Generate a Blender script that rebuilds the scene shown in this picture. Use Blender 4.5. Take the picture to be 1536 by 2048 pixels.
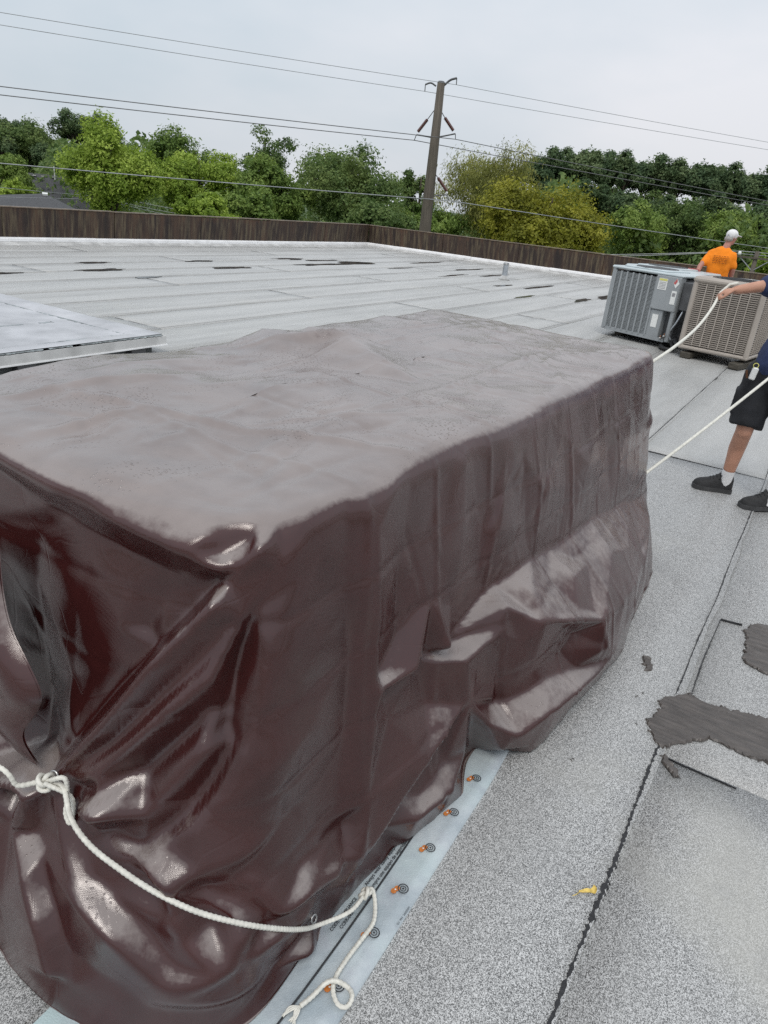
import bpy, bmesh, math, random
import numpy as np
from mathutils import Vector, Matrix
from mathutils.geometry import delaunay_2d_cdt
from mathutils import noise as mnoise

random.seed(7); rng = np.random.default_rng(7)
scene = bpy.context.scene
for o in list(bpy.data.objects): bpy.data.objects.remove(o)
COL = scene.collection
rad = math.radians

# ------------------------------------------------------------------ camera
cam_d = bpy.data.cameras.new('camera'); cam = bpy.data.objects.new('camera', cam_d); COL.objects.link(cam)
cam_d.sensor_fit = 'VERTICAL'; cam_d.sensor_height = 24.0; cam_d.lens = 24.0 * 1420 / 2048
cam_d.clip_start = .05; cam_d.clip_end = 3000
_R = Matrix(((.52953, .29436, -.79561), (-.84283, .28812, -.45436), (.09548, .91116, .40066)))
cam.matrix_world = Matrix.Translation((0, 0, 1.75)) @ _R.to_4x4()
scene.camera = cam

# ------------------------------------------------------------------ sky and sun (overcast)
world = bpy.data.worlds.new('World'); scene.world = world; world.use_nodes = True
SUN_EL, SUN_AZ = rad(58), rad(200)
wt = world.node_tree; wt.nodes.clear()
W = lambda t: wt.nodes.new(t)
wout = W('ShaderNodeOutputWorld'); sky = W('ShaderNodeTexSky'); sky.sky_type = 'NISHITA'; sky.sun_disc = False
sky.sun_elevation = SUN_EL; sky.sun_rotation = rad(90) - SUN_AZ; sky.dust_density = 3.0; sky.air_density = 1.2
bg1 = W('ShaderNodeBackground'); bg1.inputs[1].default_value = .08
wt.links.new(sky.outputs[0], bg1.inputs[0])
tcw = W('ShaderNodeTexCoord'); mpw = W('ShaderNodeMapping'); mpw.inputs['Scale'].default_value = (1.0, 1.0, 2.6); mpw.inputs['Location'].default_value = (.35, .1, .2)
nzw = W('ShaderNodeTexNoise'); nzw.inputs['Scale'].default_value = 1.7; nzw.inputs['Detail'].default_value = 5; nzw.inputs['Roughness'].default_value = .5
rpw = W('ShaderNodeValToRGB'); rpw.color_ramp.elements[0].position = .36; rpw.color_ramp.elements[1].position = .66
rpw.color_ramp.elements[0].color = (.645, .72, .79, 1); rpw.color_ramp.elements[1].color = (.855, .865, .91, 1)
wt.links.new(tcw.outputs['Generated'], mpw.inputs[0]); wt.links.new(mpw.outputs[0], nzw.inputs['Vector']); wt.links.new(nzw.outputs[0], rpw.inputs[0])
bg2 = W('ShaderNodeBackground'); wt.links.new(rpw.outputs[0], bg2.inputs[0])
# overcast sky brightens evenly from the horizon to the zenith (CIE overcast law, softened)
szw = W('ShaderNodeSeparateXYZ'); wt.links.new(tcw.outputs['Generated'], szw.inputs[0])
mrw = W('ShaderNodeMapRange'); mrw.inputs[1].default_value = 0; mrw.inputs[2].default_value = 1; mrw.inputs[3].default_value = .93; mrw.inputs[4].default_value = 1.5; wt.links.new(szw.outputs[2], mrw.inputs[0]); wt.links.new(mrw.outputs[0], bg2.inputs[1])
mxw = W('ShaderNodeMixShader'); mxw.inputs[0].default_value = .90
wt.links.new(bg1.outputs[0], mxw.inputs[1]); wt.links.new(bg2.outputs[0], mxw.inputs[2]); wt.links.new(mxw.outputs[0], wout.inputs[0])
sun_d = bpy.data.lights.new('sun', 'SUN'); sun_d.energy = 1.3; sun_d.angle = rad(24); sun_d.color = (1, .96, .90)
sun = bpy.data.objects.new('sun', sun_d); COL.objects.link(sun)
_sd = Vector((math.cos(SUN_EL) * math.cos(SUN_AZ), math.cos(SUN_EL) * math.sin(SUN_AZ), math.sin(SUN_EL)))
sun.rotation_euler = _sd.to_track_quat('Z', 'Y').to_euler()
vs = scene.view_settings; vs.view_transform = 'Standard'; vs.look = 'None'; vs.exposure = 0.0; vs.gamma = 1.0; vs.use_curve_mapping = False

cy = scene.cycles; cy.use_denoising = False; cy.max_bounces = 5; cy.diffuse_bounces = 3; cy.glossy_bounces = 3; cy.transmission_bounces = 3; cy.transparent_max_bounces = 4; cy.caustics_reflective = False; cy.caustics_refractive = False

# ------------------------------------------------------------------ materials
def mat(name):
    m = bpy.data.materials.new(name); m.use_nodes = True
    nt = m.node_tree; b = nt.nodes['Principled BSDF']
    return m, nt, b
def N(nt, t, **kw):
    n = nt.nodes.new(t)
    for k, v in kw.items():
        if k in n.inputs: n.inputs[k].default_value = v
        else: setattr(n, k, v)
    return n
def L(nt, a, b): nt.links.new(a, b)
def ramp(nt, src, stops):
    r = nt.nodes.new('ShaderNodeValToRGB'); e = r.color_ramp.elements
    while len(e) < len(stops): e.new(.5)
    for i, (p, c) in enumerate(stops): e[i].position = p; e[i].color = (*c, 1) if len(c) == 3 else c
    L(nt, src, r.inputs[0]); return r.outputs[0]
def mixc(nt, fac, a, b, blend='MIX'):
    m = nt.nodes.new('ShaderNodeMix'); m.data_type = 'RGBA'; m.blend_type = blend
    for s, v in ((m.inputs[0], fac), (m.inputs[6], a), (m.inputs[7], b)):
        if hasattr(v, 'links'): L(nt, v, s)
        elif isinstance(v, (int, float)): s.default_value = v
        else: s.default_value = (*v, 1)
    return m.outputs[2]
def objco(nt, scale=(1, 1, 1), world_space=True):
    if world_space: src = nt.nodes.new('ShaderNodeNewGeometry').outputs['Position']
    else: src = nt.nodes.new('ShaderNodeTexCoord').outputs['Object']
    mp = nt.nodes.new('ShaderNodeMapping'); mp.inputs['Scale'].default_value = scale; L(nt, src, mp.inputs[0]); return mp.outputs[0]
def noise(nt, vec, scale, detail=4, rough=.55):
    n = N(nt, 'ShaderNodeTexNoise'); n.inputs['Scale'].default_value = scale; n.inputs['Detail'].default_value = detail; n.inputs['Roughness'].default_value = rough
    L(nt, vec, n.inputs['Vector']); return n.outputs[0]
def bump(nt, b, h, strength=.3, dist=.01, chain=None):
    n = N(nt, 'ShaderNodeBump'); n.inputs['Strength'].default_value = strength; n.inputs['Distance'].default_value = dist
    L(nt, h, n.inputs['Height'])
    if chain: L(nt, chain, n.inputs['Normal'])
    if b: L(nt, n.outputs[0], b.inputs['Normal'])
    return n.outputs[0]
def simple(name, col, rough=.6, metal=0., var=.25, scale=6., spec=.5, bmp=0., stretch=(1, 1, 1)):
    m, nt, b = mat(name); v = objco(nt, stretch)
    f = noise(nt, v, scale)
    lo = tuple(max(0, c * (1 - var)) for c in col); hi = tuple(min(1, c * (1 + var)) for c in col)
    L(nt, ramp(nt, f, [(.3, lo), (.7, hi)]), b.inputs['Base Color'])
    b.inputs['Roughness'].default_value = rough; b.inputs['Metallic'].default_value = metal; b.inputs['Specular IOR Level'].default_value = spec
    if bmp: bump(nt, b, noise(nt, v, scale * 8, 3), bmp, .004)
    return m
M = {}

def roof_material(name, wet, low_glare=False):
    m, nt, b = mat(name)
    v = objco(nt)
    vo = N(nt, 'ShaderNodeTexVoronoi'); vo.inputs['Scale'].default_value = 500; L(nt, v, vo.inputs['Vector'])
    sp = N(nt, 'ShaderNodeSeparateColor'); L(nt, vo.outputs['Color'], sp.inputs[0])
    vo2 = noise(nt, v, 160, 2, .6)
    mm = N(nt, 'ShaderNodeMath', operation='MULTIPLY_ADD'); mm.inputs[1].default_value = .72; L(nt, sp.outputs[0], mm.inputs[0])
    m3 = N(nt, 'ShaderNodeMath', operation='MULTIPLY'); m3.inputs[1].default_value = .35; L(nt, vo2, m3.inputs[0]); L(nt, m3.outputs[0], mm.inputs[2])
    grain = ramp(nt, mm.outputs[0], [(.20, (.045, .045, .045)), (.38, (.17, .17, .167)), (.56, (.40, .40, .392)), (.82, (.66, .66, .65))])
    # worn / dirty large patches, streaks along the roll
    big = noise(nt, objco(nt, (.35, 1.3, 1)), 1.6, 6, .6)
    grain = mixc(nt, ramp(nt, big, [(.35, (.0, 0, 0)), (.75, (.34, .34, .34))]), grain, (.40, .40, .385))
    pale = noise(nt, v, .8, 5, .6)
    grain = mixc(nt, ramp(nt, pale, [(.56, (0, 0, 0)), (.68, (.55, .55, .55))]), grain, (.48, .47, .425))
    dirt = noise(nt, v, 3.2, 6, .65)
    grain = mixc(nt, ramp(nt, dirt, [(.54, (0, 0, 0)), (.76, (.4, .4, .4))]), grain, (.20, .20, .205))
    if low_glare:                                 # brightness of the roof seen at a low angle, painted as paler colour
        wear = noise(nt, objco(nt, (.22, 2.1, 1)), 1.2, 6, .65)  # plain noise that varies the painted paleness
        glare = ramp(nt, wear, [(.32, (.36, .358, .345)), (.50, (.46, .457, .44)), (.68, (.53, .527, .51))])
        grain = mixc(nt, .72, grain, glare)
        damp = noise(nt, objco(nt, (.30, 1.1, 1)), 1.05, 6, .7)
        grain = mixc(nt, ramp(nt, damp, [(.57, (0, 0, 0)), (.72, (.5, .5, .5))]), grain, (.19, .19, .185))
    L(nt, grain, b.inputs['Base Color'])
    wetn = noise(nt, objco(nt, (.25, .8, 1)), 1.1, 5, .6)
    L(nt, ramp(nt, wetn, [(.35, (wet, wet, wet)), (.75, (.55, .55, .55))]), b.inputs['Roughness'])
    b.inputs['Specular IOR Level'].default_value = .6
    bump(nt, b, mm.outputs[0], .55, .003, bump(nt, None, noise(nt, objco(nt, (.6, 2, 1)), 2.5, 4), .25, .02))
    return m
M['roof'] = roof_material('granulated cap sheet', .30)
M['roof_glare'] = roof_material('far cap sheet with painted glare', .26, True)  # far sheets: low-angle glare put into the base colour

def tarp_material():
    m, nt, b = mat('brown poly tarp')
    v = objco(nt)
    n1 = noise(nt, v, 5, 6, .65)
    base = ramp(nt, n1, [(.3, (.033, .0085, .0082)), (.7, (.049, .0130, .0122))])
    # dusty scuffs along the weave
    sc = noise(nt, objco(nt, (90, 3, 14)), 1.0, 5, .7)
    base = mixc(nt, ramp(nt, sc, [(.62, (0, 0, 0)), (.85, (.05, .05, .05))]), base, (.10, .075, .06))
    L(nt, base, b.inputs['Base Color'])
    r1 = noise(nt, v, 9, 6, .7)
    L(nt, ramp(nt, r1, [(.3, (.05, .05, .05)), (.72, (.15, .15, .15))]), b.inputs['Roughness'])
    b.inputs['IOR'].default_value = 1.64; b.inputs['Specular IOR Level'].default_value = .5
    b.inputs['Specular Tint'].default_value = (1, .965, .955, 1)
    # woven scrim: two crossed fine waves, plus fine creases and water beads
    wv = []
    for d in ('X', 'Y', 'Z'):
        w = N(nt, 'ShaderNodeTexWave', bands_direction=d); w.inputs['Scale'].default_value = 160; w.inputs['Distortion'].default_value = .6; w.inputs['Detail'].default_value = 1
        L(nt, v, w.inputs['Vector']); wv.append(w.outputs['Fac'])
    a1 = N(nt, 'ShaderNodeMath', operation='ADD'); L(nt, wv[0], a1.inputs[0]); L(nt, wv[1], a1.inputs[1])
    a2 = N(nt, 'ShaderNodeMath', operation='ADD'); L(nt, a1.outputs[0], a2.inputs[0]); L(nt, wv[2], a2.inputs[1])
    c1 = bump(nt, None, a2.outputs[0], .10, .0008)
    vc = N(nt, 'ShaderNodeTexVoronoi', feature='DISTANCE_TO_EDGE'); vc.inputs['Scale'].default_value = 5.5; vc.inputs['Randomness'].default_value = 1
    nd = N(nt, 'ShaderNodeTexNoise'); nd.inputs['Scale'].default_value = 3; L(nt, v, nd.inputs['Vector'])
    va = N(nt, 'ShaderNodeVectorMath', operation='MULTIPLY_ADD'); va.inputs[1].default_value = (.25, .25, .25); L(nt, nd.outputs['Color'], va.inputs[0]); L(nt, v, va.inputs[2]); L(nt, va.outputs[0], vc.inputs['Vector'])
    cr = ramp(nt, vc.outputs['Distance'], [(.0, (0, 0, 0)), (.025, (.8, .8, .8)), (.4, (1, 1, 1))])
    c2 = bump(nt, None, cr, .10, .003, c1)
    vb = N(nt, 'ShaderNodeTexVoronoi'); vb.inputs['Scale'].default_value = 95; L(nt, v, vb.inputs['Vector'])
    bead = ramp(nt, vb.outputs['Distance'], [(.10, (1, 1, 1)), (.30, (0, 0, 0))])
    msk = ramp(nt, noise(nt, v, 4, 4, .6), [(.50, (0, 0, 0)), (.60, (1, 1, 1))])
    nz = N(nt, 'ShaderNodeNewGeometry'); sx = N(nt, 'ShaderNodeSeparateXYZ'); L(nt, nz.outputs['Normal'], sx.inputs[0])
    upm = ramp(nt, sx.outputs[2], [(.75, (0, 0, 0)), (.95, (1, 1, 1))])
    bm_ = mixc(nt, 1.0, mixc(nt, 1.0, bead, msk, 'MULTIPLY'), upm, 'MULTIPLY')
    c3 = bump(nt, None, bm_, .8, .003, c2)
    bump(nt, b, noise(nt, v, 26, 3, .6), .07, .004, c3)
    # sky sheen painted pale on the wet level parts, broken up like rain beads
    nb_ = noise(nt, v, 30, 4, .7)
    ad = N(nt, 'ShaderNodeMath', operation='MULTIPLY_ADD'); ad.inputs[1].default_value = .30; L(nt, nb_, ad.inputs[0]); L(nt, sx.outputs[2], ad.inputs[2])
    sky_sheen = ramp(nt, ad.outputs[0], [(.80, (0, 0, 0)), (1.10, (.52, .52, .52))])
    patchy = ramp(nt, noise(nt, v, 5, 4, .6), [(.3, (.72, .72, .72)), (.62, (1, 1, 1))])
    sky_sheen = mixc(nt, 1.0, sky_sheen, patchy, 'MULTIPLY')
    L(nt, mixc(nt, sky_sheen, base, (.41, .37, .345)), b.inputs['Base Color'])
    return m
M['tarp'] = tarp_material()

def parapet_material():
    m, nt, b = mat('weathered brown metal panel')
    s1 = noise(nt, objco(nt, (3.2, 3.2, .22)), 1.0, 6, .7)
    s2 = noise(nt, objco(nt, (11, 11, .45)), 1.0, 5, .65)
    c = ramp(nt, s1, [(.36, (.018, .011, .009)), (.50, (.036, .021, .015)), (.66, (.085, .048, .028))])
    c = mixc(nt, ramp(nt, s2, [(.48, (0, 0, 0)), (.66, (.8, .8, .8))]), c, (.14, .11, .065))
    # rust bleeding down from the coping
    g = N(nt, 'ShaderNodeNewGeometry'); sz = N(nt, 'ShaderNodeSeparateXYZ'); L(nt, g.outputs['Position'], sz.inputs[0])
    mr = N(nt, 'ShaderNodeMapRange'); mr.inputs[1].default_value = .25; mr.inputs[2].default_value = .85; L(nt, sz.outputs[2], mr.inputs[0])
    rr = noise(nt, objco(nt, (9, 9, 1.2)), 1.0, 5, .7)
    mu = N(nt, 'ShaderNodeMath', operation='MULTIPLY'); L(nt, mr.outputs[0], mu.inputs[0]); L(nt, rr, mu.inputs[1])
    c = mixc(nt, ramp(nt, mu.outputs[0], [(.36, (0, 0, 0)), (.62, (.7, .7, .7))]), c, (.12, .052, .022))
    L(nt, c, b.inputs['Base Color']); b.inputs['Roughness'].default_value = .62
    bump(nt, b, s2, .2, .01)
    return m
M['parapet'] = parapet_material()
M['coping'] = simple('weathered coping', (.16, .12, .085), .5, 0, .5, 5)
M['flashing'] = simple('white painted flashing', (.84, .84, .84), .4, 0, .10, 4)
M['flash_dirty'] = simple('dirty white flashing', (.50, .50, .49), .5, 0, .3, 3, stretch=(1, 1, .4))
M['seam_grime'] = simple('grey seam grime', (.17, .17, .168), .5, 0, .5, 8)
M['bitumen'] = simple('black bitumen bleed', (.018, .018, .020), .45, 0, .5, 40, bmp=.6)
M['mastic'] = simple('brown black roof mastic', (.082, .071, .064), .40, 0, .35, 9, bmp=.35, stretch=(5, 1, 1))
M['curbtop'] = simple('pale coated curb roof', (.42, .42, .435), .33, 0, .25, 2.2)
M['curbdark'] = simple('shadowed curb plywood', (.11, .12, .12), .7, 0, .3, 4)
M['stain'] = simple('grey algae stain', (.22, .245, .25), .5, 0, .5, 8)
M['galv'] = simple('galvanised metal', (.42, .45, .48), .35, .7, .25, 5)
M['acgrey'] = simple('grey enamelled cabinet', (.285, .305, .315), .42, 0, .10, 3)
M['acgrey_lt'] = simple('pale grey enamelled lid', (.47, .53, .545), .35, 0, .12, 4)
M['actan'] = simple('tan enamelled cabinet', (.36, .32, .28), .5, 0, .10, 3)
M['coil'] = simple('dark coil fins', (.040, .042, .042), .6, .2, .4, 20)
M['coil_tan'] = simple('dark brown coil fins', (.045, .037, .032), .6, .2, .4, 20)
M['darkgrey'] = simple('dark grey painted steel', (.075, .078, .082), .45, 0, .3, 5)
M['black'] = simple('black rubber', (.012, .012, .013), .55, 0, .4, 10)
M['wood'] = simple('wet treated timber', (.055, .048, .036), .7, 0, .4, 7, stretch=(2, 2, 9), bmp=.4)
M['label'] = simple('white paper label', (.74, .75, .73), .5, 0, .05, 4)
M['label_y'] = simple('yellow print', (.62, .60, .16), .5, 0, .1, 4)
M['label_r'] = simple('red print', (.48, .10, .10), .5, 0, .1, 4)
M['label_g'] = simple('grey print', (.25, .25, .26), .5, 0, .3, 40)
M['copper'] = simple('oxidised copper pipe', (.20, .10, .06), .4, .8, .4, 8)
M['red'] = simple('worn red paint', (.30, .045, .04), .45, 0, .35, 9)
M['steel'] = simple('pitted steel', (.45, .45, .44), .35, .85, .2, 9)
M['rope'] = simple('white braided nylon rope', (.66, .645, .58), .75, 0, .14, 60)
M['underlay_ink'] = simple('black printed ink', (.03, .032, .035), .6, 0, .2, 60)
M['underlay_orange'] = simple('orange printed ink', (.52, .17, .035), .6, 0, .18, 60)
M['skin'] = simple('tanned skin', (.47, .245, .165), .5, 0, .14, 14, bmp=.1)
M['skin_far'] = simple('sunburnt skin', (.44, .20, .15), .5, 0, .18, 10)
M['orange'] = simple('orange cotton shirt', (.90, .245, .006), .85, 0, .08, 5, bmp=.2)
M['orange_print'] = simple('dark print on orange shirt', (.24, .07, .01), .85, 0, .2, 30)
M['navy'] = simple('navy cotton shirt', (.016, .028, .085), .85, 0, .25, 7, bmp=.3)
M['shorts'] = simple('black cargo cloth', (.008, .009, .012), .8, 0, .35, 9, bmp=.3)
M['khaki'] = simple('pale khaki cloth', (.42, .39, .33), .85, 0, .15, 7, bmp=.2)
M['sock'] = simple('white ribbed sock', (.80, .80, .80), .9, 0, .06, 80)
M['shoe'] = simple('black trainer upper', (.018, .018, .019), .75, 0, .4, 40, bmp=.4)
M['sole'] = simple('dark rubber sole', (.045, .045, .046), .7, 0, .3, 20)
M['cap'] = simple('white cap cloth', (.74, .73, .73), .8, 0, .12, 20)
M['hair'] = simple('grey hair', (.34, .32, .30), .7, 0, .3, 60)
M['polewood'] = simple('weathered grey pole', (.105, .090, .072), .85, 0, .35, 3, stretch=(8, 8, .4), bmp=.4)
M['insul'] = simple('brown insulator', (.085, .022, .016), .3, 0, .2, 10)
M['wire'] = simple('aluminium line wire', (.34, .35, .36), .45, .5, .2, 2)
M['wire_dark'] = simple('dark line wire', (.16, .16, .165), .6, .2, .2, 2)
M['shingle'] = simple('grey asphalt shingles', (.065, .066, .070), .85, 0, .35, 9, stretch=(1, 1, 4), bmp=.4)
M['siding'] = simple('pale siding', (.55, .53, .48), .7, 0, .1, 4)
M['bark'] = simple('grey brown bark', (.070, .055, .042), .9, 0, .4, 4, stretch=(3, 3, .6), bmp=.6)
M['grass'] = simple('grass and scrub', (.045, .075, .02), .95, 0, .4, .6)
M['leaf_yellow'] = simple('fallen yellow leaf', (.62, .46, .12), .5, 0, .4, 60)
M['glass'] = simple('dark window glass', (.03, .035, .04), .08, 0, .2, 2)

def water_material():
    m, nt, b = mat('shallow rain water'); v = objco(nt)
    L(nt, ramp(nt, noise(nt, v, 2.0), [(.3, (.03, .03, .03)), (.7, (.08, .08, .078))]), b.inputs['Base Color'])
    b.inputs['Roughness'].default_value = .06; b.inputs['IOR'].default_value = 1.33
    return m
M['water'] = water_material()

def underlay_material():
    m, nt, b = mat('pale blue synthetic underlayment'); v = objco(nt)
    n1 = noise(nt, v, 6, 6, .65); n2 = noise(nt, v, 14, 5, .7)
    c = ramp(nt, n1, [(.32, (.32, .37, .40)), (.5, (.45, .50, .525)), (.7, (.57, .61, .625))])
    c = mixc(nt, ramp(nt, n2, [(.52, (0, 0, 0)), (.75, (.5, .5, .5))]), c, (.36, .36, .42))
    c = mixc(nt, ramp(nt, noise(nt, v, 3, 3), [(.5, (0, 0, 0)), (.7, (.5, .5, .5))]), c, (.33, .50, .49))
    L(nt, c, b.inputs['Base Color']); b.inputs['Roughness'].default_value = .38
    w = N(nt, 'ShaderNodeTexVoronoi'); w.inputs['Scale'].default_value = 260; L(nt, v, w.inputs['Vector'])
    bump(nt, b, w.outputs['Distance'], .25, .002, bump(nt, None, n2, .3, .004))
    return m
M['underlay'] = underlay_material()

def leaf_material(name, dark, mid, light, trans=.25):
    m, nt, b = mat(name)
    oi = N(nt, 'ShaderNodeObjectInfo'); v = objco(nt)
    f = noise(nt, v, .55, 2, .6); f2 = noise(nt, v, 4.5, 0, .6)
    a = N(nt, 'ShaderNodeMath', operation='MULTIPLY_ADD'); a.inputs[1].default_value = .45; L(nt, f2, a.inputs[0]); L(nt, f, a.inputs[2])
    a2 = N(nt, 'ShaderNodeMath', operation='MULTIPLY_ADD'); a2.inputs[1].default_value = .12; L(nt, oi.outputs['Random'], a2.inputs[0]); L(nt, a.outputs[0], a2.inputs[2])
    c = ramp(nt, a2.outputs[0], [(.52, dark), (.76, mid), (1.0, light)])
    L(nt, c, b.inputs['Base Color']); b.inputs['Roughness'].default_value = .6; b.inputs['Specular IOR Level'].default_value = .3
    tr = N(nt, 'ShaderNodeBsdfTranslucent'); L(nt, c, tr.inputs[0])
    mx = N(nt, 'ShaderNodeMixShader'); mx.inputs[0].default_value = trans
    L(nt, b.outputs[0], mx.inputs[1]); L(nt, tr.outputs[0], mx.inputs[2]); L(nt, mx.outputs[0], nt.nodes['Material Output'].inputs[0])
    return m
M['lf_yellow'] = leaf_material('yellow green foliage', (.135, .150, .016), (.275, .280, .030), (.44, .42, .065), .40)
M['lf_lime'] = leaf_material('fresh green foliage', (0.122, 0.194, 0.025), (0.258, 0.366, 0.050), (0.452, 0.562, 0.110), .38)
M['lf_green'] = leaf_material('mid green foliage', (0.076, 0.138, 0.028), (0.164, 0.250, 0.053), (0.312, 0.406, 0.102), .38)
M['lf_dark'] = leaf_material('dark green foliage', (0.053, 0.096, 0.028), (0.116, 0.184, 0.053), (0.226, 0.296, 0.094), .38)
M['lf_pine'] = leaf_material('pine needles', (0.046, 0.087, 0.041), (0.103, 0.164, 0.071), (0.210, 0.272, 0.124), .38)
M['lf_olive'] = leaf_material('olive foliage', (0.116, 0.132, 0.034), (0.242, 0.258, 0.070), (0.421, 0.414, 0.132), .38)

# ------------------------------------------------------------------ mesh helpers
def tag(o, label=None, cat=None, group=None, kind=None):
    if label: o['label'] = label
    if cat: o['category'] = cat
    if group: o['group'] = group
    if kind: o['kind'] = kind
    return o
def empty(name, loc, label=None, cat=None, group=None, rz=0.):
    o = bpy.data.objects.new(name, None); COL.objects.link(o); o.location = loc; o.rotation_euler = (0, 0, rz); o.empty_display_size = .1
    return tag(o, label, cat, group)
def link(name, me, parent=None, local=False):
    o = bpy.data.objects.new(name, me); COL.objects.link(o)
    if parent is not None:
        o.parent = parent
        if not local:
            o.matrix_parent_inverse = wmat(parent).inverted()
    return o
def wmat(o):
    m = Matrix.LocRotScale(o.location, o.rotation_euler, o.scale)
    if o.parent: return wmat(o.parent) @ o.matrix_parent_inverse @ m
    return m
class MB:
    def __init__(s): s.v = []; s.f = []
    def quadgrid(s, pts):                       # pts[i][j]
        n, m = len(pts), len(pts[0]); b = len(s.v)
        for r in pts: s.v.extend(tuple(p) for p in r)
        for i in range(n - 1):
            for j in range(m - 1): s.f.append((b + i * m + j, b + (i + 1) * m + j, b + (i + 1) * m + j + 1, b + i * m + j + 1))
        return s
    def box(s, c, d, rot=None, bev=0.):
        x, y, z = (k / 2 for k in d); b = len(s.v); c = Vector(c)
        if bev <= 0:
            P = [(-x, -y, -z), (x, -y, -z), (x, y, -z), (-x, y, -z), (-x, -y, z), (x, -y, z), (x, y, z), (-x, y, z)]
            Fs = [(0, 3, 2, 1), (4, 5, 6, 7), (0, 1, 5, 4), (1, 2, 6, 5), (2, 3, 7, 6), (3, 0, 4, 7)]
        else:                                    # chamfered vertical + horizontal edges
            e = min(bev, x * .9, y * .9, z * .9); P = []; Fs = []
            for zz, ins in ((-z, e), (-z + e, 0), (z - e, 0), (z, e)):
                for (sx, sy) in ((-1, -1), (1, -1), (1, 1), (-1, 1)):
                    ax, ay = sx * (x - ins), sy * (y - ins)
                    if ins == 0:
                        if (sx, sy) in ((-1, -1), (1, 1)): P += [(ax, ay - sy * e, zz), (ax - sx * e, ay, zz)]
                        else: P += [(ax - sx * e, ay, zz), (ax, ay - sy * e, zz)]
                    else: P += [(ax, ay, zz), (ax, ay, zz)]
            for k in range(3):
                for j in range(8): Fs.append((k * 8 + j, k * 8 + (j + 1) % 8, k * 8 + 8 + (j + 1) % 8, k * 8 + 8 + j))
            Fs.append((0, 6, 4, 2)); Fs.append((24, 26, 28, 30))
        for p in P:
            q = Vector(p)
            if rot is not None: q = rot @ q
            s.v.append(tuple(q + c))
        s.f += [tuple(b + i for i in f) for f in Fs]; return s
    def tube(s, pts, r, n=8, caps=True, prof=None):
        pts = [Vector(p) for p in pts]; m = len(pts); rr = r if hasattr(r, '__len__') else [r] * m
        b = len(s.v); up = None
        for i, p in enumerate(pts):
            t = (pts[min(i + 1, m - 1)] - pts[max(i - 1, 0)]).normalized()
            if up is None: up = Vector((0, 0, 1)) if abs(t.z) < .9 else Vector((1, 0, 0))
            u = (up - t * up.dot(t)).normalized(); w = t.cross(u); up = u
            for k in range(n):
                a = 2 * math.pi * k / n; q = prof(i, a) if prof else 1.
                s.v.append(tuple(p + (u * math.cos(a) + w * math.sin(a)) * rr[i] * q))
        for i in range(m - 1):
            for k in range(n): s.f.append((b + i * n + k, b + i * n + (k + 1) % n, b + (i + 1) * n + (k + 1) % n, b + (i + 1) * n + k))
        if caps: s.f.append(tuple(b + k for k in reversed(range(n)))); s.f.append(tuple(b + (m - 1) * n + k for k in range(n)))
        return s
    def ell(s, c, r, rot=None, n=12, m=8):
        b = len(s.v); c = Vector(c)
        for i in range(m + 1):
            th = math.pi * i / m
            for k in range(n):
                a = 2 * math.pi * k / n
                q = Vector((r[0] * math.sin(th) * math.cos(a), r[1] * math.sin(th) * math.sin(a), r[2] * math.cos(th)))
                if rot is not None: q = rot @ q
                s.v.append(tuple(c + q))
        for i in range(m):
            for k in range(n): s.f.append((b + i * n + k, b + (i + 1) * n + k, b + (i + 1) * n + (k + 1) % n, b + i * n + (k + 1) % n))
        return s
    def poly_slab(s, pts, z0, z1):               # flat outline with thickness
        b = len(s.v); n = len(pts)
        s.v += [(x, y, z1) for x, y in pts] + [(x, y, z0) for x, y in pts]
        s.f.append(tuple(b + i for i in range(n)))
        for i in range(n): s.f.append((b + i, b + n + i, b + n + (i + 1) % n, b + (i + 1) % n))
        return s
    def mesh(s, name, m, smooth=False):
        me = bpy.data.meshes.new(name); me.from_pydata(s.v, [], s.f); me.validate(); me.materials.append(m)
        if smooth: me.polygons.foreach_set('use_smooth', [True] * len(me.polygons))
        me.update(); return me
    def build(s, name, m, parent=None, smooth=False, local=False):
        return link(name, s.mesh(name, m, smooth), parent, local)
def np_mesh(name, V, F4, m, smooth=True):
    me = bpy.data.meshes.new(name); V = np.ascontiguousarray(V, np.float32); F4 = np.ascontiguousarray(F4, np.int32); k = F4.shape[1]
    me.vertices.add(len(V)); me.vertices.foreach_set('co', V.ravel())
    me.loops.add(F4.size); me.loops.foreach_set('vertex_index', F4.ravel())
    me.polygons.add(len(F4)); me.polygons.foreach_set('loop_start', np.arange(0, F4.size, k, dtype=np.int32))
    me.polygons.foreach_set('use_smooth', np.full(len(F4), smooth)); me.materials.append(m); me.update(calc_edges=True); return me
TMP_SCENE = bpy.data.scenes.new('scratch')
def remeshed(mb, name, m, parent, voxel, smooth_it=4, disp=None):
    me = mb.mesh(name + '_raw', m); o = bpy.data.objects.new(name, me); COL.objects.link(o)
    md = o.modifiers.new('r', 'REMESH'); md.mode = 'VOXEL'; md.voxel_size = voxel; md.use_smooth_shade = True
    sm = o.modifiers.new('s', 'SMOOTH'); sm.factor = .5; sm.iterations = smooth_it
    tmp = TMP_SCENE; COL.objects.unlink(o); tmp.collection.objects.link(o)
    tmp.view_layers[0].update(); dg = tmp.view_layers[0].depsgraph
    me2 = bpy.data.meshes.new_from_object(o.evaluated_get(dg))
    bpy.data.objects.remove(o); bpy.data.meshes.remove(me)
    if disp:
        for vtx in me2.vertices: vtx.co += vtx.normal * disp(vtx.co)
    me2.polygons.foreach_set('use_smooth', [True] * len(me2.polygons))
    me2.materials.clear(); me2.materials.append(m)
    return link(name, me2, parent)
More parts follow.
